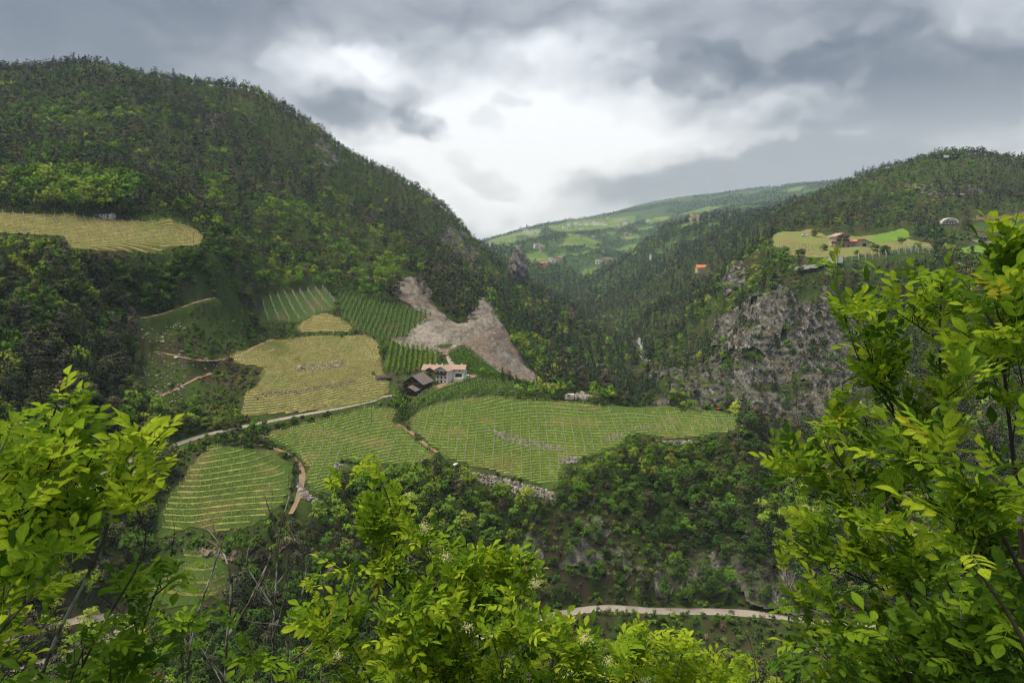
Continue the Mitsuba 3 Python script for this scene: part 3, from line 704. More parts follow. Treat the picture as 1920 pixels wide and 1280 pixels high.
for i, (nm, n, sz, lab) in enumerate((('knoll', 650, .34, 'long heap of pale stones in the middle of the knoll vineyard'), ('foot', 800, .40, 'band of pale scree along the foot of the knoll vineyard'), ('lobefoot', 330, .34, 'stone bank under the winding vineyard'),
                                      ('leftfoot', 260, .34, 'curved stone bank beside the earth path'), ('golden', 300, .34, 'pale stones in the middle of the golden vineyard'), ('goldenlow', 520, .30, 'brown dry stone bank across the golden vineyard'),
                                      ('rocks', 200, .75, 'heap of white boulders at the back edge of the knoll'), ('east', 160, .30, 'stone bank in the right half of the knoll vineyard'), ('eastfoot', 220, .32, 'stone bank along the right foot of the knoll vineyard'),
                                      ('side', 160, .40, 'patch of stones at the corner of the knoll vineyard'), ('fan', 260, .55, 'white boulders at the lower tip of the landslide'), ('lowwall', 620, .40, 'long stone wall in the wood at the lower left'), ('block', 150, .26, 'narrow stone bank high in the right half of the knoll vineyard'))):
    setting('rubble', stones(BANKS[nm], n, sz, 100 + i, color=((.15, .12, .10), (.27, .23, .19)) if nm in ('goldenlow', 'lowwall') else ((.19, .18, .165), (.38, .37, .345))), lab, 'stuff')
setting('rubble', stones(SLIDE, 1500, .42, 140, color=((.24, .20, .16), (.46, .43, .38))), 'stones scattered over the landslide scar', 'stuff')
setting('rubble', stones(CLEAR.intersection(area([(262, 610), (340, 596), (400, 612), (420, 680), (360, 690), (330, 770), (280, 770)])), 330, .36, 141, color=((.20, .18, .15), (.50, .48, .44))), 'white stones scattered over the clearing', 'stuff')


# ------------------------------------------------------------------ leaves as many small faces
def outward_faces(c, r, size, g, flat=.55, squash=1.0, normal_mix=.65):
    """n small triangles round the points c, facing roughly away from the middle direction r: vertices (n,3,3), normals (n,3)"""
    n = len(c)
    d = r / (np.linalg.norm(r, axis=1, keepdims=True) + 1e-9)
    w = d * flat + g.normal(0, .55, (n, 3))
    w /= np.linalg.norm(w, axis=1, keepdims=True) + 1e-9
    a = np.cross(w, g.normal(0, 1, (n, 3)))
    a /= np.linalg.norm(a, axis=1, keepdims=True) + 1e-9
    b = np.cross(w, a)
    ang = g.uniform(0, 6.28, n)[:, None] + np.array([0, 2.1, 4.2])[None] + g.uniform(-.35, .35, (n, 3))
    rad = (np.broadcast_to(size, (n,))[:, None]) * g.uniform(.65, 1.25, (n, 3))
    v = c[:, None] + rad[..., None] * (np.cos(ang)[..., None] * a[:, None] + np.sin(ang)[..., None] * b[:, None]) * np.array([1, 1, squash])
    nn = d * normal_mix + w * .35 + np.array([0, 0, .30])
    return v, nn / np.linalg.norm(nn, axis=1, keepdims=True)


def vine_leaves(line, per_m, low, high, width, size, g, c0, c1):
    """vine or fruit tree leaves along a row"""
    d = np.concatenate([[0], np.cumsum(np.linalg.norm(np.diff(line, axis=0), axis=1))])
    n = max(4, int(d[-1] * per_m))
    s = g.uniform(0, d[-1], n)
    p = np.stack([np.interp(s, d, line[:, k]) for k in range(3)], 1)
    h = g.uniform(low, high, n)
    off = g.normal(0, width, (n, 2))
    p = p + np.concatenate([off, h[:, None]], 1)
    r = np.concatenate([off / (width + 1e-6), (h[:, None] - low) / (high - low + 1e-6)], 1)
    v, nn = outward_faces(p, r, size, g)
    t = g.uniform(0, 1, (n, 1))
    c = np.array(c0) * (1 - t) + np.array(c1) * t
    return v.reshape(-1, 3), np.arange(3 * n).reshape(-1, 3), np.repeat(nn, 3, 0), np.repeat(c, 3, 0)


def posts_mesh(p, height, r=.07, lean=.04, g=RNG):
    out = []
    for x, y, z in p:
        a, b = g.normal(0, lean, 2)
        k = np.array([[-r, -r, 0], [r, -r, 0], [r, r, 0], [-r, r, 0]])
        top = k + [a * height, b * height, height * g.uniform(.93, 1.06)]
        v = np.vstack([k - [0, 0, .4], top]) + [x, y, z]
        out.append((v, np.array([[0, 1, 5, 4], [1, 2, 6, 5], [2, 3, 7, 6], [3, 0, 4, 7], [4, 5, 6, 7]])))
    return cat(out)


def contour_rows(poly, gap, first=.4, min_len=5.0, dx=1.6):
    """terraces: lines of constant height inside the plot, every gap metres of the way down"""
    poly = poly.buffer(-1.0)
    x0, y0, x1, y1 = poly.bounds
    xs, ys = np.arange(x0, x1, dx), np.arange(y0, y1, .8)
    xx, yy = np.meshgrid(xs, ys)
    zz = ground(xx, yy)
    ok = inside(poly, xx, yy)
    mean_slope = np.median(((zz[2:] - zz[:-2]) / 1.6)[ok[1:-1]])
    dz = gap * max(mean_slope, .08)
    rows = []
    for z in np.arange(zz[ok].min() + first, zz[ok].max(), dz):
        cross = (zz[:-1] <= z) & (zz[1:] > z) & ok[:-1] & ok[1:]
        pts, last = [], None
        for i in range(len(xs)):
            j = np.flatnonzero(cross[:, i])
            if len(j) == 0:
                if len(pts) > 1: rows.append(pts)
                pts, last = [], None
                continue
            y = ys[j] + .8 * (z - zz[j, i]) / (zz[j + 1, i] - zz[j, i])
            k = int(np.argmin(np.abs(y - last))) if last is not None else 0
            if last is not None and abs(y[k] - last) > 5:
                if len(pts) > 1: rows.append(pts)
                pts = []
            pts.append((xs[i], y[k])); last = y[k]
        if len(pts) > 1: rows.append(pts)
    out = []
    for r in rows:
        r = np.array(r)
        if np.linalg.norm(np.diff(r, axis=0), axis=1).sum() > min_len:
            out.append(r)
    return out


def line_rows(poly, angle, gap, min_len=5.0):
    """straight rows inside the plot, running along angle (radians from the x axis)"""
    c, s = math.cos(angle), math.sin(angle)
    x, y = poly.centroid.x, poly.centroid.y
    out = []
    for k in np.arange(-90, 90, gap):
        l = LineString([(x - s * k - c * 200, y + c * k - s * 200), (x - s * k + c * 200, y + c * k + s * 200)]).intersection(poly.buffer(-.8))
        for q in getattr(l, 'geoms', [l]):
            if q.length > min_len:
                n = int(q.length / 1.6) + 2
                out.append(np.array([q.interpolate(t, normalized=True).coords[0] for t in np.linspace(0, 1, n)]))
    return out


def bank(line, half, lift, g):
    """the grown edge of a terrace: a narrow raised strip of grass"""
    t = np.gradient(line[:, :2], axis=0)
    t /= np.linalg.norm(t, axis=1, keepdims=True) + 1e-9
    s = np.stack([-t[:, 1], t[:, 0]], 1)
    k = np.array([-1, 0, 1.0])
    w = half * g.uniform(.55, 1.4, len(line))
    xy = line[:, None, :2] + s[:, None] * (k[None, :, None] * w[:, None, None])
    z = ground(xy[..., 0], xy[..., 1]) + np.array([.22, lift, .22])
    v = np.concatenate([xy, z[..., None]], -1).reshape(-1, 3)
    n = len(line)
    i, j = np.meshgrid(np.arange(n - 1), np.arange(2), indexing='ij')
    a = (i * 3 + j).ravel()
    return v, np.vstack([np.stack([a, a + 3, a + 4], 1), np.stack([a, a + 4, a + 1], 1)])[:, ::-1]


def rows_of(name, rows, label, category, group, gap_post, post_h, leaf, bank_c=None, post_r=.07, seed=1, phase=None, posts=True):
    g = np.random.default_rng(seed)
    across = name == 'orchard_row' and seed in (21, 22, 23, 24)
    rows = sorted(rows, key=lambda r: pix([[r[:, 0].mean(), r[:, 1].mean(), float(ground(r[:, 0].mean(), r[:, 1].mean()))]])[0][0 if across else 1])
    for ri, r in enumerate(rows):
        z = ground(r[:, 0], r[:, 1]) + .26
        line = np.stack([r[:, 0], r[:, 1], z], 1)
        k = thing(name, f"{label}, {counted(ri, len(rows), *(('left', 'right') if across else ('top', 'bottom')))}", category, group)
        v, f, n, c = vine_leaves(line, g=g, **leaf)
        if bank_c is not None and len(line) > 2:
            bv, bf = bank(line, bank_c[3], .55, g)
            f = np.vstack([f, bf + len(v)])
            tone = (.45 + 1.1 * meshkit.fbm(bv / 3.0, 3, seed))[:, None]
            v, n, c = np.vstack([v, bv]), np.vstack([n, np.tile([0, -.25, .97], (len(bv), 1))]), np.vstack([c, np.array(bank_c[:3]) * tone])
        part(k, 'vines' if 'vine' in name else 'crown', raw(v, f, 'm_foliage', n, c))
        if posts:
            d = np.concatenate([[0], np.cumsum(np.linalg.norm(np.diff(line, axis=0), axis=1))])
            if phase == 'x':      # posts stand in files down the slope
                xs = np.arange(math.ceil(line[:, 0].min() / gap_post) * gap_post, line[:, 0].max(), gap_post)
                s = np.interp(xs, line[:, 0], d) if len(xs) else np.array([0.])
            else:
                s = np.arange(.2, d[-1], gap_post)
            p = np.stack([np.interp(s, d, line[:, q]) for q in range(3)], 1)
            if len(p):
                part(k, 'post', mikit.ply(posts_mesh(p, post_h, post_r, g=g), 'm_post'), kind='stuff')


YG0, YG1 = (.075, .135, .022), (.25, .34, .065)
spring = dict(per_m=13, low=.75, high=1.75, width=.28, size=.22, c0=YG0, c1=YG1)
gold = dict(per_m=7, low=.6, high=1.6, width=.26, size=.20, c0=(.10, .11, .035), c1=(.25, .24, .085))
green_tree = dict(per_m=26, low=.5, high=2.9, width=.42, size=.34, c0=(.030, .070, .012), c1=(.095, .19, .028))
rows_of('vine_row', contour_rows(PLOT['knoll'], 3.9), 'vine row of the broad knoll vineyard', 'vine row', 'vine rows on the broad knoll', 4.2, 2.0, spring, (.205, .27, .072, .34), seed=11, phase='x', post_r=.11)
rows_of('vine_row', contour_rows(PLOT['lobe'], 3.2), 'curving row of the winding vineyard', 'vine row', 'vine rows of the winding vineyard', 4.2, 2.0, spring, (.205, .28, .075, .32), seed=12, phase='x', post_r=.11)
rows_of('vine_row', contour_rows(PLOT['left'], 3.0), 'row of the lowest left vineyard', 'vine row', 'vine rows of the lowest left vineyard', 4.0, 1.8, spring, (.21, .265, .072, .32), seed=13)
rows_of('vine_row', contour_rows(PLOT['golden'], 3.6), 'straw coloured row of the golden vineyard', 'vine row', 'vine rows of the golden vineyard', 4.5, 1.9, gold, (.275, .27, .115, .36), seed=14, phase='x')
rows_of('vine_row', contour_rows(PLOT['triangle'], 3.2), 'straw coloured row of the small patch', 'vine row', 'vine rows of the small golden patch', 4.5, 1.9, gold, (.30, .265, .12, .4), seed=15, phase='x')
_q = hit([20, 340], [428, 446]); rows_of('vine_row', line_rows(PLOT['hut'], math.atan2(_q[1, 1] - _q[0, 1], _q[1, 0] - _q[0, 0]), 2.9), 'dry row below the stone hut', 'vine row', 'vine rows below the stone hut', 5.0, 2.0, gold, (.25, .23, .10, .34), seed=16)
rows_of('vine_row', contour_rows(PLOT['low'], 3.4), 'vine row of the shaded lower terraces', 'vine row', 'vine rows on the shaded terraces', 4.0, 1.8, spring, (.15, .17, .055, .4), seed=17)
_a = hit([500, 548], [560, 602]); _ang = math.atan2(_a[1, 1] - _a[0, 1], _a[1, 0] - _a[0, 0])
low_tree = dict(per_m=7, low=.5, high=1.9, width=.3, size=.26, c0=(.03, .06, .015), c1=(.08, .14, .03))
_q = hit([498, 512], [556, 598]); rows_of('orchard_row', line_rows(PLOT['posts'], math.atan2(_q[0, 1] - _q[1, 1], _q[0, 0] - _q[1, 0]), 6.6), 'file of white posts, upper left orchard', 'orchard row', 'files of white posts in the upper left orchard', 1.5, 3.2, low_tree, seed=21, post_r=.12)
_q = hit([720, 700], [580, 632]); rows_of('orchard_row', line_rows(PLOT['orchard_up'], math.atan2(_q[0, 1] - _q[1, 1], _q[0, 0] - _q[1, 0]), 3.3), 'dense row with white posts by the landslide', 'orchard row', 'orchard rows beside the landslide', 5.5, 3.6, dict(green_tree, per_m=16), seed=22, post_r=.09)
_q = hit([762, 754], [652, 700]); rows_of('orchard_row', line_rows(PLOT['columns'], math.atan2(_q[0, 1] - _q[1, 1], _q[0, 0] - _q[1, 0]), 3.1), 'tall leafy row above the farmhouse', 'orchard row', 'tall rows above the farmhouse', 6, 3.4, dict(green_tree, per_m=40, width=.36, high=3.5, c0=(.05, .11, .012), c1=(.17, .28, .035)), seed=23, posts=False)
_q = hit([880, 925], [664, 700]); rows_of('orchard_row', line_rows(PLOT['orchard_right'], math.atan2(_q[0, 1] - _q[1, 1], _q[0, 0] - _q[1, 0]), 2.9), 'bright row right of the farm track', 'orchard row', 'orchard rows right of the farm track', 6, 3.0, dict(green_tree, c1=(.09, .19, .022)), seed=24, posts=False)
_q = hit([800, 880], [762, 728]); rows_of('orchard_row', line_rows(PLOT['orchard_front'], math.atan2(_q[1, 1] - _q[0, 1], _q[1, 0] - _q[0, 0]), 3.2), 'green row with posts before the farm', 'orchard row', 'orchard rows in front of the farm', 3.2, 3.3, dict(green_tree, c0=(.05, .11, .015), c1=(.15, .26, .04)), seed=25, post_r=.08)
_q = hit([1500, 1640], [512, 482]); rows_of('orchard_row', line_rows(PLOT['nets'], math.atan2(_q[1, 1] - _q[0, 1], _q[1, 0] - _q[0, 0]), 4.2, 14), 'tall posted row on the plateau rim', 'orchard row', 'orchard rows on the rim of the plateau', 6.5, 4.6, dict(green_tree, per_m=8, c0=(.05, .075, .04), c1=(.15, .19, .10)), seed=26, post_r=.16)
_p = PLOT['field_pale'].intersection(area([(1447, 462), (1500, 456), (1545, 462), (1545, 480), (1447, 480)]))
for _g in getattr(_p, 'geoms', [_p]):
    rows_of('vine_row', contour_rows(_g, 5, min_len=12), 'young vine row on the plateau', 'vine row', 'young vine rows on the plateau', 8, 2.4, dict(spring, per_m=4, size=.3), None, seed=27, post_r=.12)
# the pale hail net over the left end of the orchard on the rim
_h = hit([1487, 1530, 1580, 1580, 1530, 1489], [510, 499, 488, 502, 511, 516])
_nv, _nf = sheet(np.arange(0, 1.01, .05), np.arange(0, 1.01, .25), np.zeros((5, 21)))
_top = np.stack([np.interp(_nv[:, 0], [0, .5, 1], _h[:3, k]) for k in range(3)], 1); _bot = np.stack([np.interp(_nv[:, 0], [0, .5, 1], _h[[5, 4, 3], k]) for k in range(3)], 1)
_n = _top * (1 - _nv[:, 1:2]) + _bot * _nv[:, 1:2]
_n[:, 2] = ground(_n[:, 0], _n[:, 1]) + 3.4 + .35 * np.cos(_nv[:, 1] * 12.6)
setk = thing('hail_net', 'pale hail net stretched over the orchard at the rim of the plateau', 'net')
scene[setk] = mikit.ply((_n, _nf), 'm_net', smooth=True)

# ------------------------------------------------------------------ trees
def shape_pine(g, faces, leaf, spire=.3):
    """a mountain pine one unit tall: bare leaning stem, limbs and a ragged crown of needle tufts: (stem v, f), crown (v, n, tone)"""
    k = max(5, -(-faces // 7))
    h = g.uniform(.34, .97, k)
    env = np.interp(h, [.34, .5, .7, .88, 1.0], [.10, .19, .185, .12, .03]) * (1 - spire) + np.interp(h, [.3, .45, 1.0], [.12, .19, .02]) * spire
    a = g.uniform(0, 6.28, k)
    rr = env * np.sqrt(g.uniform(.15, 1.0, k)) * g.uniform(.75, 1.25, k)
    hub = np.stack([np.cos(a) * rr, np.sin(a) * rr, h], 1)
    c = np.repeat(hub, 7, 0)[:faces] + g.normal(0, 1, (faces, 3)) * [.034, .034, .018]
    r = np.concatenate([c[:, :2] * 4.5, (c[:, 2:] - .55) * 1.0], 1)
    v, n = outward_faces(c, r, leaf, g, squash=.7)
    tone = np.clip(np.repeat(g.uniform(.25, .8, k), 7)[:faces] + g.normal(0, .16, faces), 0, 1)
    return v, n, tone, hub


def shape_spruce(g, faces, leaf):
    h = g.uniform(.06, 1.0, faces) ** .85
    env = .185 * (1 - h) ** .85 + .012
    tier = .75 + .25 * np.cos(h * 62)
    a = g.uniform(0, 6.28, faces)
    rr = env * tier * np.sqrt(g.uniform(.3, 1, faces))
    c = np.stack([np.cos(a) * rr, np.sin(a) * rr, h], 1)
    r = np.concatenate([c[:, :2] * 7, np.full((faces, 1), .35)], 1)
    v, n = outward_faces(c, r, leaf * (1.15 - .6 * h), g, squash=.8)
    return v, n, np.clip(g.uniform(.2, .85, faces), 0, 1), c[:6]


def shape_broad(g, faces, leaf, tall=1.0, lobes=11):
    """a rounded, lumpy deciduous crown one unit tall"""
    k = lobes
    a, e = g.uniform(0, 6.28, k), g.uniform(-.5, 1, k)
    q = np.stack([np.cos(a) * np.sqrt(1 - np.clip(e, -.9, .99) ** 2), np.sin(a) * np.sqrt(1 - np.clip(e, -.9, .99) ** 2), e], 1)
    hub = np.array([0, 0, .58]) + q * [.21, .21, .26] * g.uniform(.7, 1.2, (k, 1))
    w = g.uniform(.09, .155, k)
    i = g.integers(0, k, faces)
    d = g.normal(0, 1, (faces, 3)); d /= np.linalg.norm(d, axis=1, keepdims=True)
    d[:, 2] = np.abs(d[:, 2]) * np.where(g.uniform(0, 1, faces) < .75, 1, -1)
    c = hub[i] + d * w[i][:, None] * g.uniform(.75, 1.12, (faces, 1)) * [1, 1, .85]
    r = d * .7 + (c - [0, 0, .5]) * 2.2
    v, n = outward_faces(c, r, leaf, g)
    tone = np.clip(g.uniform(.3, .8, k)[i] + g.normal(0, .17, faces), 0, 1)
    return v, n, tone, hub


def stem(g, top=.9, r=.014, bend=.03, sides=5, hubs=(), limb=.5):
    p = np.array([[0, 0, -.03], [g.normal(0, bend), g.normal(0, bend), top * .5], [g.normal(0, bend), g.normal(0, bend), top]])
    out = [tube(p, [r, r * .75, r * .2], sides)]
    for h in hubs:
        z0 = max(.12, h[2] * limb)
        b = np.array([np.interp(z0, p[:, 2], p[:, 0]), np.interp(z0, p[:, 2], p[:, 1]), z0])
        out.append(tube(np.array([b, (b + h) / 2 + [0, 0, .02], h]), [r * .5, r * .32, r * .1], 3))
    return cat(out)


PALETTE = {'pine': ((0.024, 0.034, 0.016), (0.062, 0.078, 0.034)), 'greypine': ((0.034, 0.04, 0.026), (0.088, 0.096, 0.06)), 'spruce': ((0.016, 0.029, 0.016), (0.046, 0.078, 0.036)), 'green': ((0.035, 0.075, 0.01), (0.085, 0.17, 0.022)), 'bright': ((0.06, 0.115, 0.012), (0.145, 0.235, 0.028)), 'yellow': ((0.09, 0.135, 0.015), (0.20, 0.26, 0.042)), 'olive': ((0.045, 0.06, 0.018), (0.11, 0.135, 0.042)), 'brown': ((0.055, 0.044, 0.03), (0.13, 0.105, 0.075)), 'pink': ((0.12, 0.07, 0.06), (0.27, 0.18, 0.15)), 'dark': ((0.02, 0.046, 0.01), (0.055, 0.11, 0.02)), 'white': ((0.2, 0.22, 0.14), (0.55, 0.56, 0.42))}  # darkest and lightest leaf colours of a crown


def colored(tone, kind, g, n_rep=3):
    a, b = map(np.array, PALETTE[kind])
    t = np.clip(tone, 0, 1)[:, None]
    c = a * (1 - t) + b * t
    c = c * g.uniform(.85, 1.15, (len(c), 1)) * (1 + g.normal(0, .05, (len(c), 3)))
    return np.repeat(np.clip(c, 0, .9), n_rep, 0)


# where each kind of wood grows: bright leafy patches that the photograph shows
BRIGHT_PX = [[(60, 360), (110, 335), (250, 340), (262, 405), (70, 405)], [(470, 385), (540, 380), (580, 400), (660, 440), (640, 470), (560, 440), (480, 420)], [(390, 345), (425, 340), (430, 400), (395, 405)], [(60, 240), (120, 215), (130, 260), (70, 270)],
             [(1110, 595), (1160, 600), (1170, 650), (1190, 690), (1130, 690)], [(1300, 560), (1400, 480), (1480, 490), (1490, 520), (1420, 545), (1350, 600), (1290, 640)], [(560, 940), (700, 880), (860, 900), (1000, 950), (1000, 1060), (700, 1040), (570, 1000)], [(1050, 890), (1130, 850), (1240, 840), (1400, 840), (1300, 900), (1120, 930), (1060, 960)],
             [(660, 520), (760, 500), (760, 545), (680, 548)], [(480, 515), (600, 510), (600, 545), (500, 548)], [(0, 440), (112, 445), (120, 470), (0, 490)], [(1240, 770), (1340, 740), (1420, 770), (1420, 800), (1380, 790)], [(250, 830), (380, 850), (330, 930), (230, 1000), (180, 960)], [(620, 740), (560, 755), (500, 800), (540, 800)],
             [(1500, 900), (1420, 1000), (1500, 1100), (1600, 1000)], [(930, 640), (1010, 700), (1060, 700), (1000, 640)]]
BRIGHT = [area(p) for p in BRIGHT_PX]
OPEN = shapely.union_all([p for k, p in PLOT.items()] + [shapely.intersection(SLIDE, SLIDE)] + [b.buffer(.5) for k, b in BANKS.items() if k not in ('lowwall',)] + [LineString(r[:, :2]).buffer(w) for r, w in ((ROADS['farm'], 4.0), (ROADS['yard'], 7.5), (ROADS['valley'], 3.2), (ROADS['hairpin'], 3.6), (ROADS['track'], 3))]
                         + [area([(545, 832), (575, 862), (582, 890), (600, 938), (575, 990), (530, 985), (548, 940), (562, 890)])] + [area([(735, 700), (790, 690), (800, 684), (870, 684), (880, 706), (770, 745), (735, 748)]).buffer(1), area([(1555, 440), (1640, 436), (1650, 470), (1545, 476)]), area([(1820, 440), (1870, 440), (1870, 460), (1815, 462)]), area([(1775, 411), (1800, 411), (1800, 425), (1770, 425)])])
MEADOWS = shapely.union_all(MEADOW) if MEADOW else Polygon()
for _p in [OPEN, MEADOWS, CLEAR, SHRUBBY, CRAG, UNDER, SLIDE] + BRIGHT:
    shapely.prepare(_p)

# which ground is in view: along each direction, how high the nearer ground already reaches
_AZ = np.linspace(-1.2, 1.2, 481)
_MY = 20 * np.exp(np.linspace(0, math.log(7000 / 20), 700))
_S = ground(_AZ[:, None] * _MY[None], np.broadcast_to(_MY[None], (len(_AZ), len(_MY)))) / _MY[None]
_CEIL = np.maximum.accumulate(_S, axis=1)


def in_view(x, y, top, margin=.0):
    a = x / y
    i = np.clip(np.round((a + 1.2) / .005).astype(int), 0, 480)
    j = np.clip(np.searchsorted(_MY, y * .985) - 1, 0, len(_MY) - 1)
    s = (ground(x, y) + top) / y
    c = np.minimum(np.minimum(_CEIL[i, j], _CEIL[np.clip(i - 1, 0, 480), j]), _CEIL[np.clip(i + 1, 0, 480), j])
    px, py = pix(np.stack([x, y, ground(x, y) + top * .5], 1)).T
    return (s > c - margin) & (px > -380) & (px < 2300) & (py > -60) & (py < 1400)


def scatter(y0, y1, step, g):
    """trees standing step apart, irregularly, where there is wood"""
    w = y1 * 1.12
    xs, ys = np.arange(-w, w, step), np.arange(y0, y1, step)
    x, y = np.meshgrid(xs, ys)
    x = (x + g.uniform(-.48, .48, x.shape) * step).ravel()
    y = (y + g.uniform(-.48, .48, y.shape) * step).ravel()
    m = (np.abs(x) < y * 1.1) & (y > y0) & (y < y1)
    return x[m], y[m]


def px0(x, y):
    return pix(np.stack([x, y, ground(x, y)], 1))[:, 0]


def kinds_at(x, y, g):
    n1 = meshkit.fbm(np.stack([x / 60, y / 60, 0 * x], 1), 3, 71)
    n2 = meshkit.fbm(np.stack([x / 24, y / 24, 0 * x], 1), 2, 73)
    u = g.uniform(0, 1, len(x))
    px, py = pix(np.stack([x, y, ground(x, y)], 1)).T
    leafy = np.clip((n1 - .5) * 3.6 + .42, .10, .80)
    for b in BRIGHT:
        leafy = np.where(inside(b, x, y), .9, leafy)
    leafy = np.where(inside(SHRUBBY, x, y), .95, leafy)
    leafy = np.where((y < 300) & (px > 240), np.maximum(leafy, .80), leafy)
    leafy = np.where((px > 1000) & (px < 1450) & (y > 600) & (y < 1700), leafy * .45, leafy)
    leafy = np.where(y > 1700, .35, leafy)
    k = np.full(len(x), 'pine', dtype='<U8')
    k[(u >= leafy) & (g.uniform(0, 1, len(x)) < .50)] = 'greypine'
    sp = (u >= leafy) & (g.uniform(0, 1, len(x)) < np.where((px > 900) & (px < 1480) & (y > 420), .60, .12))
    k[sp] = 'spruce'
    k[(u >= leafy) & (g.uniform(0, 1, len(x)) < .06)] = 'brown'
    lf = u < leafy
    w = .45 * g.uniform(0, 1, len(x)) + (n2 - .5) * 2.0 + .27
    k[lf] = np.select([w[lf] < .30, w[lf] < .62, w[lf] < .80, w[lf] < .95], ['dark', 'green', 'olive', 'bright'], 'yellow')
    bl = np.zeros(len(x), bool)
    for b in BRIGHT:
        bl |= inside(b, x, y)
    w2 = g.uniform(0, 1, len(x))
    k[lf & bl] = np.select([w2[lf & bl] < .42, w2[lf & bl] < .85], ['green', 'bright'], 'yellow')
    return k


def thin_out(x, y, g, keep_shrubs=True):
    """open land carries no trees; rocks and the clearing only some"""
    u = g.uniform(0, 1, len(x))
    ok = ~inside(OPEN, x, y)
    far = y > 1250
    ok &= ~(far & inside(MEADOWS, x, y) & (u > .015))
    ok &= ~(inside(CLEAR, x, y) & (u > .10))
    n = meshkit.fbm(np.stack([x / 16, y / 16, 0 * x], 1), 2, 91)
    ok &= ~(inside(CRAG, x, y) & (n < .40))
    ok &= ~(inside(UNDER, x, y) & (n < .22))
    return ok


SHOWN = shapely.union_all([Polygon(v).buffer(-3) for k, v in PLOT_PX.items() ] + [LineString([(330, 832), (440, 802), (520, 787), (600, 772), (690, 752), (740, 744)]).buffer(4), Polygon([(765, 748), (765, 690), (870, 680), (885, 704), (840, 722)]),
                           Polygon([(752, 532), (776, 526), (800, 570), (868, 612), (905, 566), (938, 612), (1012, 712), (960, 700), (742, 640)]), LineString([(1040, 1150), (1140, 1136), (1240, 1147), (1450, 1155)]).buffer(5),
                           shapely.box(1556, 424, 1642, 466), shapely.box(1818, 434, 1868, 456), shapely.box(1766, 404, 1806, 426), shapely.box(178, 390, 222, 409), shapely.box(1298, 492, 1332, 506)])
shapely.prepare(SHOWN)
CLASSES = [  # name, from, to, spacing, faces, leaf size as a share of the height
    ('near', 165, 330, 4.4, 240, .050), ('mid', 330, 560, 5.6, 130, .066), ('slope', 560, 1150, 8.0, 84, .080), ('beyond', 1150, 1800, 9.5, 36, .115), ('far', 1800, 5400, 16.0, 16, .17),
]
TREES = []
for _ci, (cname, y0, y1, step, faces, leaf) in enumerate(CLASSES):
    g = np.random.default_rng(500 + _ci)
    x, y = scatter(y0, y1, step, g)
    if cname == 'far':
        a = x / y
        m = (a > -.12) & (a < .56)
        x, y = x[m], y[m]
        n = meshkit.fbm(np.stack([x / 260, y / 260, 0 * x], 1), 3, 95)
        m = n > np.interp(y, [1800, 2600, 3600], [.36, .45, .50])
        x, y = x[m], y[m]
    m = thin_out(x, y, g)
    x, y = x[m], y[m]
    kind = kinds_at(x, y, g)
    h = np.clip(np.exp(g.normal(-.03, .23, len(x))), .5, 1.5) * np.select([np.isin(kind, ['pine', 'greypine', 'brown']), kind == 'spruce'], [11.5, 12.5], 8.5) * {'near': 1.0, 'mid': 1.1, 'slope': 1.28, 'beyond': 1.3, 'far': 1.2}[cname]
    px, py = pix(np.stack([x, y, ground(x, y)], 1)).T
    leafy_ = np.isin(kind, ['green', 'bright', 'yellow', 'olive', 'dark'])
    h = np.where(leafy_ & (y < 300), h * 1.08, h)                                   # lower trees on the steep banks
    h = np.where(~leafy_ & (y < 300) & (px > 560), h * .88, h)
    h = np.where(inside(CRAG, x, y) | inside(UNDER, x, y) | inside(CLEAR, x, y), h * .72, h)
    h = np.where(inside(SHRUBBY, x, y), h * .42, h)
    h = np.where((px < 260) & (y < 330), h * 1.22, h)
    h = np.where((px < 260) & (px > 40) & (y > 400) & (y < 470) & leafy_, h * 1.5, h)
    m = in_view(x, y, h, .012 if y1 < 600 else .004)
    x, y, h, kind = x[m], y[m], h[m], kind[m]
    near_road = shapely.distance(shapely.points(x, y), LineString(ROADS['valley'][:, :2])) if y0 < 400 else np.full(len(x), 99.)
    h = np.where((near_road < 22) & (y < 240), np.minimum(h, 3.6), h)
    if y1 < 1200:                                                                    # trees do not hide the plots that the photograph shows
        for attempt in range(4):
            bad = np.zeros(len(x), bool)
            for w in (.45, .72, 1.0):
                q = pix(np.stack([x, y, ground(x, y) + h * w], 1))
                bad |= shapely.contains_xy(SHOWN, q[:, 0], q[:, 1]) & ~((near_road < 22) & (y < 240))
            if attempt < 3: h = np.where(bad, h * .62, h)
        ok = ~bad & (h > 1.4)
        x, y, h, kind = x[ok], y[ok], h[ok], kind[ok]
    h = np.where((y > 820) & (y < 1150), h * .78, h)
    h = np.where((px0(x, y) > 1380) & (y > 560) & (y < 1150), h * .82, h)
    TREES.append((cname, faces, leaf, x, y, h, kind))
    print(cname, len(x))

# the steep bank right under the hut terrace is wooded too
g = np.random.default_rng(590)
_bank = area([(60, 478), (118, 476), (380, 470), (402, 552), (330, 572), (262, 592), (110, 570)])
_x0, _y0, _x1, _y1 = _bank.bounds
_p = g.uniform([_x0, _y0], [_x1, _y1], (6000, 2))
_p = _p[inside(_bank, _p[:, 0], _p[:, 1]) & ~inside(OPEN, _p[:, 0], _p[:, 1])][:520]
x, y = _p.T
kind, h = kinds_at(x, y, g), g.uniform(4.5, 9.5, len(_p))
for attempt in range(5):
    bad = np.zeros(len(x), bool)
    for w in (.45, .72, 1.0):
        q = pix(np.stack([x, y, ground(x, y) + h * w], 1))
        bad |= shapely.contains_xy(SHOWN, q[:, 0], q[:, 1])
    if attempt < 4: h = np.where(bad, h * .7, h)
ok = ~bad & (h > 1.3)
TREES.append(('shelf', 130, .066, x[ok], y[ok], h[ok], kind[ok]))
print('shelf', ok.sum())

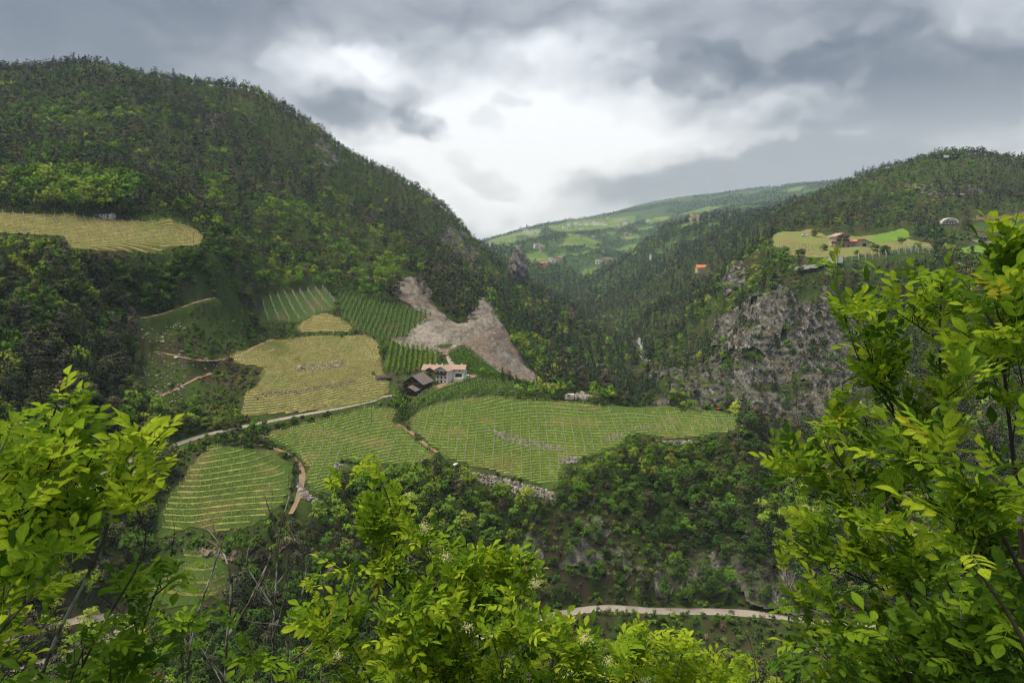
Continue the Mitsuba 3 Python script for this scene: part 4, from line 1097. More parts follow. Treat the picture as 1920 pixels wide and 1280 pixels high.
# plain undergrowth: low scrub between the trees of the nearer slopes
gs = np.random.default_rng(640)
ux, uy = scatter(165, 470, 2.25, gs)
_m = ~inside(OPEN, ux, uy) & (gs.uniform(0, 1, len(ux)) < np.where(inside(CLEAR, ux, uy), .42, np.where(inside(CRAG, ux, uy), .55 * (meshkit.fbm(np.stack([ux / 12, uy / 12, 0 * ux], 1), 2, 17) < .5), np.where(inside(UNDER, ux, uy), .92, .8))))
ux, uy = ux[_m], uy[_m]
_m = in_view(ux, uy, 1.5, .004)
ux, uy = ux[_m], uy[_m]
print('scrub', len(ux))


def planted(templates, x, y, h, kind, g, wide=1.0):
    """all given trees as one mesh: v, f, n, c"""
    V, N, C = [], [], []
    ground_z = ground(x, y) - .15
    which = g.integers(0, 99, len(x))
    for fam, ts in templates.items():
        for ti, (tv, tn, tone) in enumerate(ts):
            sel = np.flatnonzero(np.isin(kind, FAMILY[fam]) & (which % len(ts) == ti))
            if not len(sel): continue
            a = g.uniform(0, 6.28, len(sel))
            c, s = np.cos(a), np.sin(a)
            sx = (h[sel] * g.uniform(.85, 1.25, len(sel)) * wide)[:, None]
            P = tv.reshape(-1, 3)
            vx = (P[None, :, 0] * c[:, None] - P[None, :, 1] * s[:, None]) * sx + x[sel][:, None]
            vy = (P[None, :, 0] * s[:, None] + P[None, :, 1] * c[:, None]) * sx + y[sel][:, None]
            vz = P[None, :, 2] * h[sel][:, None] + ground_z[sel][:, None]
            V.append(np.stack([vx, vy, vz], -1).reshape(-1, 3))
            Q = np.repeat(tn, 3, 0)
            N.append(np.stack([Q[None, :, 0] * c[:, None] - Q[None, :, 1] * s[:, None], Q[None, :, 0] * s[:, None] + Q[None, :, 1] * c[:, None], np.broadcast_to(Q[None, :, 2], (len(sel), len(Q)))], -1).reshape(-1, 3))
            lo = np.array([PALETTE[k][0] for k in kind[sel]]); hi = np.array([PALETTE[k][1] for k in kind[sel]])
            bright = g.uniform(.68, 1.32, (len(sel), 1, 1)) * (1 + g.normal(0, .06, (len(sel), 1, 3)))
            t = np.clip(tone, 0, 1)[None, :, None]
            col = (lo[:, None] * (1 - t) + hi[:, None] * t) * bright
            C.append(np.repeat(np.clip(col, 0, .8), 3, 1).reshape(-1, 3))
    v = np.vstack(V)
    return v, np.arange(len(v)).reshape(-1, 3), np.vstack(N), np.vstack(C)


FAMILY = {'pine': ['pine', 'greypine', 'brown'], 'spruce': ['spruce'], 'broad': ['green', 'bright', 'yellow', 'olive', 'dark', 'pink', 'white']}


def templates(faces, leaf, g, n=5, trunk=True):
    out = {'pine': [], 'spruce': [], 'broad': []}
    for k in range(n):
        for fam in out:
            if fam == 'pine': v, nn, tone, _ = shape_pine(g, faces, leaf * .8, g.uniform(0, .6))
            elif fam == 'spruce': v, nn, tone, _ = shape_spruce(g, faces, leaf * .85)
            else: v, nn, tone, _ = shape_broad(g, int(faces * 1.1), leaf * .95)
            if trunk and fam == 'pine':
                r = .011
                q = np.array([[[-r, 0, 0], [r, 0, 0], [0, 0, .62]], [[0, -r, 0], [0, r, 0], [0, 0, .62]]])
                v, nn, tone = np.concatenate([v, q]), np.concatenate([nn, [[0, -1, 0], [-1, 0, 0]]]), np.concatenate([tone, [1.0, 1.0]])
            out[fam].append((v, nn, tone))
    return out


# the trees that show largest stand as single things; all others of a slope are one mass
SINGLE = {'pine_tree': [], 'broadleaf_tree': []}
order = []
for ci, (cname, faces, leaf, x, y, h, kind) in enumerate(TREES):
    if y.min() > 560: continue
    order += [(h[i] / y[i], ci, i) for i in range(len(x))]
order.sort(reverse=True)
taken = set()
for s, ci, i in order:
    kind = TREES[ci][6][i]
    nm = 'broadleaf_tree' if kind in FAMILY['broad'] else 'pine_tree'
    if len(SINGLE[nm]) < 290:
        p = pix([[TREES[ci][3][i], TREES[ci][4][i], ground(TREES[ci][3][i], TREES[ci][4][i]) + TREES[ci][5][i] * .7]])[0]
        if 0 < p[0] < 1920 and p[1] < 1265:
            SINGLE[nm].append((ci, i)); taken.add((ci, i))

LAB = {'shelf': ('wood', 'steep wood under the hut terrace'), 'near': ('wood', 'dense wood of pines and leafy trees on the nearest slopes'), 'mid': ('wood', 'dense wood around the vineyards and the landslide'), 'slope': ('forest', 'dark mixed forest covering both mountain sides'),
       'beyond': ('forest', 'dark conifer forest deep in the side valley'), 'far': ('forest', 'bluish woods between the meadows of the far valley')}
for ci, (cname, faces, leaf, x, y, h, kind) in enumerate(TREES):
    g = np.random.default_rng(700 + ci)
    keep = np.array([(ci, i) not in taken for i in range(len(x))])
    v, f, n, c = planted(templates(faces, leaf, g), x[keep], y[keep], h[keep], kind[keep], g, 1.0 if cname != 'far' else 1.35)
    setting(LAB[cname][0], raw(v, f, 'm_foliage', n, c), LAB[cname][1], 'stuff')
    print(cname, len(f), 'faces')
g = np.random.default_rng(650)
_t = []
for k in range(6):
    v, nn, tone, _ = shape_broad(g, 34, .15)
    v = v.copy(); v[..., 2] -= .25
    _t.append((v, nn, tone))
_k = g.choice(['green', 'dark', 'olive', 'bright', 'brown'], len(ux), p=[.34, .30, .20, .06, .10])
v, f, n, c = planted({'broad': _t, 'pine': _t}, ux, uy, g.uniform(.8, 2.6, len(ux)) * np.where(uy < 320, 1.4, 1) * np.where(inside(CLEAR, ux, uy), .7, 1), _k, g, 1.25)
setting('undergrowth', raw(v, f, 'm_foliage', n, c), 'low scrub between the trees and on the clearing', 'stuff')

MARKS = [(198, 400, 'the stone hut'), (100, 420, 'the hut terrace'), (330, 440, 'the right end of the hut terrace'), (60, 455, 'the shrubs under the hut terrace'), (330, 575, 'the upper dirt track'), (400, 670, 'the middle dirt track'), (350, 715, 'the lower dirt track'), (300, 640, 'the stony clearing'),
         (540, 570, 'the white posted orchard'), (610, 605, 'the small golden patch'), (730, 600, 'the upper orchard'), (590, 700, 'the golden vineyard'), (450, 760, 'the corner of the golden vineyard'), (480, 640, 'the top of the golden vineyard'), (380, 815, 'the bend of the farm road'), (250, 860, 'the low end of the farm road'), (600, 775, 'the middle of the farm road'),
         (719, 706, 'the woodshed'), (783, 720, 'the barn'), (835, 700, 'the farmhouse'), (780, 540, 'the landslide scarp'), (912, 590, 'the earth pillar'), (860, 620, 'the landslide'), (970, 690, 'the foot of the landslide'), (1010, 720, 'the boulder fan'), (880, 680, 'the right orchard'), (870, 735, 'the orchard strip'), (430, 900, 'the lowest left vineyard'), (565, 920, 'the earth path'),
         (650, 870, 'the winding vineyard'), (950, 905, 'the scree at the knoll foot'), (1080, 865, 'the right corner of the knoll'), (1085, 745, 'the boulder heap'), (1250, 830, 'the right foot of the knoll'), (1390, 800, 'the right tip of the knoll'), (1200, 760, 'the knoll crest'), (1150, 1000, 'the dark rock bank'), (1050, 1150, 'the left bend of the valley road'), (1250, 1145, 'the valley road'),
         (1430, 1100, 'the right end of the valley road'), (500, 1040, 'the long stone wall'), (330, 1090, 'the shaded terraces'), (180, 1180, 'the hairpin road'), (854, 872, 'the white tub'), (1470, 640, 'the grey rock face'), (1260, 705, 'the left end of the rock face'), (1560, 500, 'the hail net'), (1600, 470, 'the plateau barn'), (1205, 670, 'the side stream'), (750, 950, 'the bank below the winding vineyard'), (150, 700, 'the shaded left slope'),
         (520, 480, 'the forest edge above the orchards'), (680, 500, 'the forest above the upper orchard'), (1130, 700, 'the mouth of the side valley'), (1520, 900, 'the gully right of the knoll'), (820, 1060, 'the hidden bend of the valley road')]


def beside(px, py):
    mx, my, nm = min(MARKS, key=lambda m: (m[0] - px) ** 2 + 1.6 * (m[1] - py) ** 2)
    dx, dy = px - mx, py - my
    r = math.hypot(dx, dy)
    if r < 26: return f'right beside {nm}'
    far = 'well ' if r > 75 else ''
    if abs(dx) > 2.2 * abs(dy): return f'{far}{"left" if dx < 0 else "right"} of {nm}'
    v = 'above' if dy < 0 else 'below'
    if abs(dy) > 2.2 * abs(dx): return f'{far}{v} {nm}'
    return f'{far}{v} and {"left" if dx < 0 else "right"} of {nm}'


KIND_WORD = {'pine': 'dark ragged pine', 'greypine': 'greyish thin pine', 'spruce': 'dark narrow spruce', 'brown': 'brownish half bare pine', 'green': 'green leafy tree', 'bright': 'bright green leafy tree', 'yellow': 'yellow green leafy tree', 'olive': 'dull olive leafy tree', 'dark': 'dark green leafy tree'}
gt = np.random.default_rng(810)
PROTO = {}
for kd in KIND_WORD:
    PROTO[kd] = []
    for k in range(4):
        fam = 'pine' if kd in FAMILY['pine'] else 'spruce' if kd == 'spruce' else 'broad'
        if fam == 'pine': v, nn, tone, hub = shape_pine(gt, 330, .036, gt.uniform(0, .5))
        elif fam == 'spruce': v, nn, tone, hub = shape_spruce(gt, 330, .040)
        else: v, nn, tone, hub = shape_broad(gt, 360, .042, lobes=14)
        c = colored(tone, kd, gt) * gt.uniform(.75, 1.25)
        crown = raw(v.reshape(-1, 3), np.arange(v.size // 3).reshape(-1, 3), 'm_foliage', np.repeat(nn, 3, 0), c)
        sv, sf = stem(gt, .88 if fam != 'broad' else .6, .013, .02, 5, hub[:7], .75)
        trunk = raw(sv, sf, 'm_foliage', None, np.tile(np.array([.085, .062, .045]) * gt.uniform(.7, 1.2), (len(sv), 1)))
        PROTO[kd].append((crown, trunk))
for nm in SINGLE:
    for ci, i in SINGLE[nm]:
        _, _, _, x, y, h, kind = TREES[ci]
        px, py = pix([[x[i], y[i], ground(x[i], y[i]) + h[i] * .5]])[0]
        zone = beside(px, py)
        size = 'tall ' if h[i] > 13.5 else 'small ' if h[i] < 7 else ''
        word = KIND_WORD[kind[i]]
        if len(f'{size}{word} {zone}'.split()) > 16: size = ''
        if len(f'{word} {zone}'.split()) > 16: zone = zone.replace('well ', '')
        k = thing(nm, f'{size}{word} {zone}', 'tree', f'trees like the {size}{word} {zone}'[:110])
        w = Tm = T().translate([x[i], y[i], float(ground(x[i], y[i])) - .1]).rotate([0, 0, 1], float(gt.uniform(0, 360))).scale([h[i] * gt.uniform(.9, 1.2), h[i] * gt.uniform(.9, 1.2), h[i]])
        crown, trunk = PROTO[kind[i]][gt.integers(0, 4)]
        part(k, 'crown', {**crown, 'to_world': w})
        part(k, 'trunk', {**trunk, 'to_world': w})

# ------------------------------------------------------------------ buildings
class House:
    """a gabled house: local x along its front, local y away from the viewer, ridge along 'x' or 'y'"""

    def __init__(self, key, at, w, d, h, rise, rot=0.0, ridge='y', wall='m_plaster', roof='m_red_tile', over=.8, sink=1.5, tag=''):
        self.k, self.at, self.w, self.d, self.h, self.rise, self.rot, self.ridge = key, np.asarray(at, float), w, d, h, rise, rot, ridge
        a, b = (w / 2, d / 2)
        if ridge == 'y':
            prof = [(-a, -sink), (a, -sink), (a, h), (0, h + rise), (-a, h)]
            v = [(x, -b, z) for x, z in prof] + [(x, b, z) for x, z in prof]
        else:
            prof = [(-b, -sink), (b, -sink), (b, h), (0, h + rise), (-b, h)]
            v = [(-a, y, z) for y, z in prof] + [(a, y, z) for y, z in prof]
        f = [[0, 1, 2], [0, 2, 4], [4, 2, 3], [5, 7, 6], [5, 9, 7], [9, 8, 7]] + [q for i in range(5) for q in ([i, i + 5, (i + 1) % 5 + 5], [i, (i + 1) % 5 + 5, (i + 1) % 5])]
        part(key, 'wall', self.ply(v, f, wall))
        half, run = (a, d + 2 * over) if ridge == 'y' else (b, w + 2 * over)
        slope = rise / half
        out = []
        for s in (-1, 1):
            e, t = half + over, .24
            z0, z1 = h - slope * over + .04, h + rise + .04
            c = [(s * e, z0), (0, z1), (0, z1 + t), (s * e, z0 + t)]
            q = [(x, -run / 2, z) if ridge == 'y' else (-run / 2, x, z) for x, z in c] + [(x, run / 2, z) if ridge == 'y' else (run / 2, x, z) for x, z in c]
            out.append((np.array(q, float), np.array([[0, 1, 2, 3], [4, 7, 6, 5], [0, 4, 5, 1], [1, 5, 6, 2], [2, 6, 7, 3], [3, 7, 4, 0]])))
        self.roof = part(key, 'roof', self.ply(*cat(out), roof))

    def world(self, v):
        v = np.asarray(v, float)
        c, s = math.cos(self.rot), math.sin(self.rot)
        return np.stack([v[:, 0] * c - v[:, 1] * s, v[:, 0] * s + v[:, 1] * c, v[:, 2]], 1) + self.at

    def ply(self, v, f, m):
        f = np.asarray(f)
        v = self.world(v)
        t = trimesh.Trimesh(v, np.vstack([f[:, [0, 1, 2]], f[:, [0, 2, 3]]]) if f.shape[1] == 4 else f, process=False)
        return mikit.ply(t, m)

    def block(self, parent, name, c, s, m, label=None):
        v, f = box(*c, *s)
        return part(parent, name, self.ply(v, f, m), label)

    def opening(self, face, u, z, w, h, name='window', frame='m_brown_wood', fill='m_glass', shutters=None):
        a, b = self.w / 2, self.d / 2
        n = {'front': (0, -1), 'back': (0, 1), 'left': (-1, 0), 'right': (1, 0)}[face]
        t = (abs(n[1]), abs(n[0]))
        base = np.array([n[0] * a, n[1] * b]) + np.array(t) * u

        def slab(w_, h_, proud, thick, du=0, dz=0):
            c = base + np.array(t) * du + np.array(n) * proud
            return (c[0], c[1], z + dz), (t[0] * w_ + t[1] * thick if t[0] else thick, t[1] * w_ if t[1] else thick, h_)
        k = self.block(self.k, name, *slab(w, h, .01, .16), frame)
        self.block(k, 'pane' if name == 'window' else 'panel', *slab(w * .78, h * .82, .07, .10), fill)
        if shutters:
            for s in (-1, 1):
                self.block(k, 'shutter', *slab(w * .45, h, .03, .08, s * w * .75), shutters)
        return k

    def chimney(self, x, y, m='m_plaster'):
        z = self.h + self.rise * (1 - abs(x if self.ridge == 'y' else y) / (self.w / 2 if self.ridge == 'y' else self.d / 2))
        k = self.block(self.roof, 'chimney', (x, y, z + .5), (.8, .8, 1.9), m)
        self.block(self.roof, 'chimney_cap', (x, y, z + 1.5), (1.0, 1.0, .12), 'm_grey_tile')

    def balcony(self, u, z, w, depth=1.0):
        k = self.block(self.k, 'balcony', (u, -self.d / 2 - depth / 2, z), (w, depth, .15), 'm_brown_wood')
        self.block(k, 'railing', (u, -self.d / 2 - depth, z + .55), (w, .08, .9), 'm_brown_wood')
        for i in np.linspace(-w / 2 + .1, w / 2 - .1, 4):
            self.block(k, 'bracket', (u + i, -self.d / 2 - depth + .06, z + .9), (.12, .12, 1.9), 'm_brown_wood')


def site(px, py, start=150):
    p = hit(px, py, start)[0]
    return p


# the farmhouse: a long wing, a gabled front and a right wing with a big dark opening
P = site(834, 716); P[2] = max(P[2], float(ground(P[0], P[1])))
Z0 = P[2] - .3
fk = thing('farmhouse', 'white farmhouse with reddish tiled roofs in front of the orchard', 'house')
yaw = -.42
A = House(fk, (P[0] - 5.6, P[1] + 6.5, Z0 + .4), 13.5, 8, 6.6, 2.0, yaw + .25, 'x', over=.9)
for x in (-3.8, .3, 3.8): A.chimney(x, .8 if x < 3 else -.5)
for u in (-4.5, -1.8, 1.2): A.opening('front', u, 4.9, .9, 1.2, shutters='m_brown_wood')
Dm = House(fk, (P[0] - 8.6, P[1] + 3.8, Z0 + 4.4), 4.0, 3.4, 2.6, 1.2, yaw + .25, 'y', over=.6, wall='m_brown_wood')
B = House(fk, (P[0] + .2, P[1] + 2.0, Z0), 7.6, 9.0, 7.6, 1.9, yaw, 'y', over=1.1)
B.balcony(-.2, 5.0, 6.6)
for u in (-2.2, 0.1, 2.3): B.opening('front', u, 6.1, .95, 1.4, shutters='m_brown_wood')
for u in (-2.5, .0, 2.4): B.opening('front', u, 3.4, .9, 1.25)
for u in (-2.4, 2.3): B.opening('front', u, 1.2, .8, 1.0)
B.opening('front', 0.0, .95, 1.1, 2.1, 'door', 'm_brown_wood', 'm_brown_wood')
for u in (-2.4, .8): B.opening('left', u, 3.6, .9, 1.3); B.opening('left', u, 6.3, .9, 1.2)
C = House(fk, (P[0] + 7.3, P[1] + 5.6, Z0 + .1), 8.2, 7.4, 7.4, 1.7, yaw + .30, 'x', over=.9)
C.opening('front', .9, 3.7, 4.8, 2.5, 'window', 'm_white', 'm_glass'); C.opening('front', -1.6, 6.6, .8, .9); C.opening('front', 1.5, 6.6, .8, .9); C.opening('front', -2.9, 1.1, 1.1, 2.1, 'door', 'm_brown_wood', 'm_brown_wood')
C.block(fk, 'terrace', (1.0, -4.4, 1.2), (6.0, 1.6, 2.3), 'm_plaster')
C.opening('right', 0, 4.4, 1.0, 1.2); C.chimney(2.0, .9)
# the barn and its lower annex
Q = site(779, 736)
bk = thing('barn', 'dark brown wooden barn with a grey gabled roof in the farmyard', 'barn')
G = House(bk, (Q[0] + .6, Q[1] + 5.5, Q[2] - .2), 11.4, 11, 5.4, 3.9, -.34, 'y', wall='m_brown_wood', roof='m_grey_tile', over=1.0)
G.opening('front', 3.3, 1.5, 3.0, 2.9, 'door', 'm_brown_wood', 'm_glass')
for x in (-4.9, -2.5, 0, 2.5, 4.9): G.block(bk, 'board', (x, -5.53, 3.2), (.18, .08, 4.4), 'm_grey_wood')
G.block(bk, 'beam', (0, -5.54, 5.4), (10.8, .12, .28), 'm_grey_wood')
G.opening('front', -1.0, 6.9, .9, .9); G.opening('front', 1.2, 6.9, .9, .9)
for u in (-2.4, 2.4): G.opening('left', u, 3.4, 1.2, 1.0)
ak = thing('shed', 'low brown shed with a shallow grey gable in front of the barn', 'shed')
H = House(ak, (Q[0] - 2.3, Q[1] - 3.2, Q[2] - 1.0), 8.2, 5.0, 3.3, 1.9, -.30, 'y', wall='m_brown_wood', roof='m_grey_tile', over=.7)
H.opening('front', -1.6, 1.3, 1.3, 2.2, 'door', 'm_grey_wood', 'm_brown_wood'); H.opening('front', 1.7, 1.6, 1.1, .9); H.block(ak, 'beam', (0, -2.55, 3.1), (7.6, .1, .22), 'm_grey_wood')
bl = thing('crate', 'small blue container beside the barn door', 'container')
scene[bl] = G.ply(*cat([box(4.6, -6.7, .7, 1.5, 1.1, 1.4), box(4.6, -6.7, 1.43, 1.6, 1.2, .1)]), 'm_blue')
wk = thing('woodshed', 'long low open woodshed at the edge of the golden vineyard', 'shed')
W = House(wk, site(719, 712) + [0, 0, -.3], 7.6, 3.0, 1.8, .7, .02, 'x', wall='m_brown_wood', roof='m_dark_roof', over=.5)
for i, x in enumerate((-3.0, -1.5, 0, 1.5, 3.0)): W.block(wk, 'post', (x, -1.75, .9), (.16, .16, 1.9), 'm_grey_wood')
for i, x in enumerate((-2.25, -.75, .75, 2.25)): W.block(wk, 'log_pile', (x, -1.58, .55), (1.2, .3, 1.0), 'm_grey_wood')
hk = thing('stone_hut', 'small whitewashed hut with a dark roof above the left terrace', 'hut')
Hh = House(hk, site(198, 408) + [0, .5, -.4], 9.4, 5, 2.5, 1.0, -.14, 'x', wall='m_plaster', roof='m_dark_roof', over=.5)
for u in (-3.1, -1.0, 1.4): Hh.opening('front', u, 1.5, .7, .8)
Hh.opening('front', 3.2, 1.0, 1.0, 1.9, 'door', 'm_brown_wood', 'm_brown_wood')
# the plateau on the right
pk = thing('plateau_farmhouse', 'cream gabled farmhouse with balconies on the plateau at the right', 'house')
p = site(1579, 463)
R = House(pk, p + [0, 6, 2.6], 11.5, 11, 6.2, 2.6, .05, 'y', wall='m_cream', roof='m_red_tile', over=1.2)
R.balcony(0, 2.6, 10); R.balcony(0, 5.2, 9)
for u in (-3.4, -1.1, 1.2, 3.4): R.opening('front', u, 1.4, 1.0, 1.3); R.opening('front', u, 4.1, 1.0, 1.3)
R.opening('front', 0, 6.9, 1.2, 1.1); R.chimney(3.0, 2)
R2 = House(pk, p + [1.5, 0.5, -1.0], 17, 7, 4.6, .9, .05, 'x', wall='m_red_tile', roof='m_dark_roof', over=.8)
for u in (-5.5, -2, 2, 5.5): R2.opening('front', u, 2.0, 1.6, 1.6)
R3 = House(pk, p + [9.0, 2.0, -.6], 6.5, 7, 5.2, 1.2, .05, 'x', wall='m_plaster', roof='m_orange_tile', over=.6)
for u in (-1.5, 1.5): R3.opening('front', u, 2.6, 1.1, 1.3)
qk = thing('plateau_barn', 'pale barn with a wide dark roof right of the cream farmhouse', 'barn')
R4 = House(qk, site(1617, 462) + [0, 4, -.6], 13.5, 9, 3.8, 2.6, -.06, 'y', wall='m_cream', roof='m_dark_roof', over=1.3)
R4.opening('front', 1.4, 1.6, 3.2, 3.0, 'door', 'm_brown_wood', 'm_brown_wood'); R4.opening('front', -3.6, 1.8, 1.1, 1.0)
ck = thing('chalet', 'white chalet with a broad dark roof behind the bright meadow', 'house')
K = House(ck, site(1845, 453) + [0, 4, -.4], 14.5, 11, 4.8, 3.4, .08, 'y', wall='m_plaster', roof='m_dark_roof', over=1.6)
K.balcony(0, 2.9, 12)
for u in (-4.4, -1.6, 1.6, 4.4): K.opening('front', u, 1.5, 1.2, 1.4); K.opening('front', u, 4.0, 1.1, 1.3)
K.opening('front', 0, 6.2, 1.6, 1.2); K.chimney(-3, 2); K.chimney(3.4, 1)
K2 = House(ck, site(1861, 455) + [0, 2, -.4], 6, 6, 3.0, 1.5, .08, 'y', wall='m_plaster', roof='m_dark_roof', over=.7)
K2.opening('front', 0, 1.4, 2.2, 2.0, 'door', 'm_white', 'm_white')
vk = thing('villa', 'white villa with a curved roof line among trees under the hill', 'house')
p = site(1779, 421)
t = np.linspace(0, math.pi, 15)
arch = np.stack([np.cos(t) * 8.8, np.sin(t) * 5.2], 1); inner = np.stack([np.cos(t) * 7.2, np.sin(t) * 3.9], 1)
ring = Polygon(np.vstack([arch, inner[::-1]]))
m = trimesh.creation.extrude_polygon(ring, 2.2, engine='earcut')
mv = np.stack([np.array(m.vertices)[:, 0] + p[0], -np.array(m.vertices)[:, 2] + p[1], np.array(m.vertices)[:, 1] + p[2] + 1.6], 1)
part(vk, 'arched_front', mikit.ply((mv, m.faces), 'm_white'))
Vv = House(vk, p + [0, 4.2, -.3], 13.5, 7, 3.4, 1.6, 0, 'x', wall='m_plaster', roof='m_dark_roof', over=.4)
for u in (-4.6, -1.6, 1.6, 4.6): Vv.opening('front', u, 2.0, 1.6, 1.7)
for x in (-5, 0, 5): Vv.chimney(x, 1.2, 'm_white')
tk = thing('hilltop_lodge', 'flat roofed brown lodge on the top of the right hill', 'house')
p = site(1784, 299, 500)
L = House(tk, p + [0, 2, 1.8], 19, 9, 5.0, .7, 0, 'x', wall='m_brown_wood', roof='m_dark_roof', over=1.6, sink=6)
for u in np.linspace(-9, 9, 7): L.opening('front', float(u), 3.0, 1.7, 1.8)
L.block(tk, 'white_wing', (-9.2, -5.2, 1.6), (6, 2.4, 3.4), 'm_plaster'); L.chimney(3, 0)
ok_ = thing('orange_roofed_house', 'house with a bright orange roof alone in the dark wood of the right slope', 'house')
p = site(1315, 506, 500)
O = House(ok_, p + [0, 2, 1.2], 14, 9, 2.6, 3.4, .15, 'x', wall='m_cream', roof='m_orange_tile', over=1.0, sink=6)
for u in (-5, -1.7, 1.7, 5): O.opening('front', u, 2.4, 1.3, 1.5)
# far farms and the village of the far slope
FAR = [(1007, 466, 17, 'white'), (1016, 468, 12, 'pale'), (1014, 476, 8, 'pale'), (1033, 491, 13, 'white'), (1038, 493, 10, 'white'), (1048, 491, 15, 'pale'), (1020, 503, 15, 'orange'), (1006, 503, 8, 'white'), (1121, 495, 11, 'white'), (1128, 493, 12, 'white'), (1135, 493, 14, 'pale'), (1143, 492, 11, 'pale'),
       (1132, 474, 7, 'white'), (1112, 446, 9, 'white'), (1088, 432, 14, 'white'), (1172, 422, 22, 'white'), (1178, 422, 14, 'pale'), (1160, 428, 12, 'white'), (1174, 442, 14, 'white'), (1182, 443, 11, 'pale'), (1303, 416, 17, 'pale'), (1296, 417, 10, 'white'), (1216, 416, 14, 'white'), (1223, 486, 9, 'white'), (922, 462, 12, 'white'), (968, 444, 14, 'pale'), (1140, 412, 14, 'pale'), (1067, 424, 16, 'white'), (1058, 429, 14, 'white'), (1066, 431, 12, 'pale')]
gv = np.random.default_rng(33)
for i in range(26):
    FAR.append((1080 + i * 2.25 + gv.normal(0, .8), 424 - gv.uniform(0, 3.6), gv.uniform(11, 19), 'village'))
for i in range(14):
    FAR.append((984 + i * 2.0 + gv.normal(0, 1.0), 433 + gv.uniform(0, 5), gv.uniform(9, 15), 'hamlet'))
for px, py, w, tone in FAR:
    p = site(px, py, 1250)
    word = {'white': 'white farmhouse with a dark roof among far meadows', 'pale': 'pale farm building with a brownish roof among far meadows', 'orange': 'long farm building with an orange roof at the valley mouth', 'village': 'white house in the village row on the far slope', 'hamlet': 'small pale house below the distant church tower'}[tone]
    k = thing('far_house', word, 'house', {'white': 'white farmhouses of the far valley', 'pale': 'pale farm buildings of the far valley', 'village': 'houses of the far village row', 'hamlet': 'houses below the church tower'}.get(tone))
    sc = max(1.0, p[1] / 3000)
    w *= 1.2
    hs = House(k, p + [0, 0, 4.0], w, w * .6, w * .55, w * .11, gv.uniform(-.5, .5), gv.choice(['x', 'y']), wall='m_white' if tone not in ('orange', 'pale') else 'm_cream', roof={'orange': 'm_orange_tile', 'pale': 'm_red_tile'}.get(tone, gv.choice(['m_grey_tile', 'm_grey_tile', 'm_red_tile', 'm_dark_roof'])), over=.9, sink=8)
    if p[1] < 2800:
        for u in (-.3, 0, .3): hs.opening('front', u * w, w * .22, 1.4, 1.6)
k = thing('church_tower', 'slender church tower on the skyline of the far hill', 'church tower')
p = site(988, 433, 1250)
v, f = cat([box(0, 0, 8, 9, 9, 30)]); part(k, 'shaft', mikit.ply((v + p, f), 'm_grey_wood'))
t4 = trimesh.creation.cone(7, 16, sections=4); t4.apply_transform(trimesh.transformations.rotation_matrix(math.pi / 4, [0, 0, 1])); part(k, 'spire', mikit.ply((np.array(t4.vertices) + p + [0, 0, 23.05], t4.faces), 'm_dark_roof'))


# ------------------------------------------------------------------ vehicles, poles and small things
def car(p, rot, paint, label, category='car', s=1.0, van=False):
    k = thing('parked_car' if not van else 'parked_van', label, category)
    prof = [(-2.1, .45), (-2.12, .8), (-1.3, .92), (-.75, 1.42), (1.25, 1.44), (1.95, .95), (2.1, .85), (2.1, .45)] if not van else [(-2.4, .45), (-2.42, 1.0), (-1.75, 1.15), (-1.2, 1.95), (2.35, 2.0), (2.42, .5)]
    c, sn = math.cos(rot), math.sin(rot)
    put = lambda v: np.stack([(v[:, 0] * c - v[:, 1] * sn) * s + p[0], (v[:, 0] * sn + v[:, 1] * c) * s + p[1], v[:, 2] * s + p[2]], 1)
    m = trimesh.creation.extrude_polygon(Polygon(prof), 1.7, engine='earcut')
    v = np.array(m.vertices)
    v = np.stack([v[:, 0], (v[:, 2] - .85) * np.where(v[:, 1] > 1.2, .82, 1.0), v[:, 1]], 1)
    part(k, 'body', mikit.ply((put(v), m.faces[:, ::-1]), paint))
    z0, z1, x0, x1 = (.95, 1.36, -.95, 1.5) if not van else (1.25, 1.8, -1.5, .4)
    for sgn in (-1, 1):
        v, f = box((x0 + x1) / 2, sgn * (.80 if not van else .84), (z0 + z1) / 2, x1 - x0, .12, z1 - z0)
        part(k, 'side_window', mikit.ply((put(v), f), 'm_glass'))
    v, f = box(-1.06 if not van else -1.5, 0, 1.18 if not van else 1.58, .12, 1.3, .42)
    part(k, 'windscreen', mikit.ply((put(v), f), 'm_glass'))
    for x in (-1.35, 1.3):
        for sgn in (-1, 1):
            w = trimesh.creation.cylinder(.34, .24, sections=12)
            w.apply_transform(trimesh.transformations.rotation_matrix(math.pi / 2, [1, 0, 0]))
            part(k, 'wheel', mikit.ply((put(np.array(w.vertices) + [x, sgn * .78, .34]), w.faces), 'm_rubber'))
    return k


car(site(876, 708) + [0, 0, .25], .3, 'm_white_paint', 'light car parked at the right end of the farmhouse')
car(site(1068, 746) + [0, 0, .3], .1, 'm_white_paint', 'white van in front of the boulder heap on the knoll', 'van', 1.0, True)
car(site(1350, 769) + [0, 0, .4], .2, 'm_red_paint', 'red car at the far right tip of the knoll')
car(site(1508, 444) + [0, 0, .4], .1, 'm_white_paint', 'white van on the meadow track left of the cream farmhouse', 'van', 1.1, True)
for px, py, hgt, lab in ((105, 415, 8, 'wooden power pole left on the hut terrace'), (213, 427, 9, 'wooden power pole in the middle of the hut terrace'), (364, 466, 9, 'wooden power pole at the lower right corner of the hut terrace'), (697, 790, 7, 'thin wooden pole beside the farm road')):
    p = site(px, py)
    k = thing('power_pole', lab, 'power pole')
    part(k, 'pole', mikit.ply(tube([p - [0, 0, .5], p + [0, 0, hgt]], [.16, .11], 8), 'm_grey_wood'))
    v, f = box(p[0], p[1], p[2] + hgt - .5, 1.5, .12, .12); part(k, 'crossbar', mikit.ply((v, f), 'm_grey_wood'))
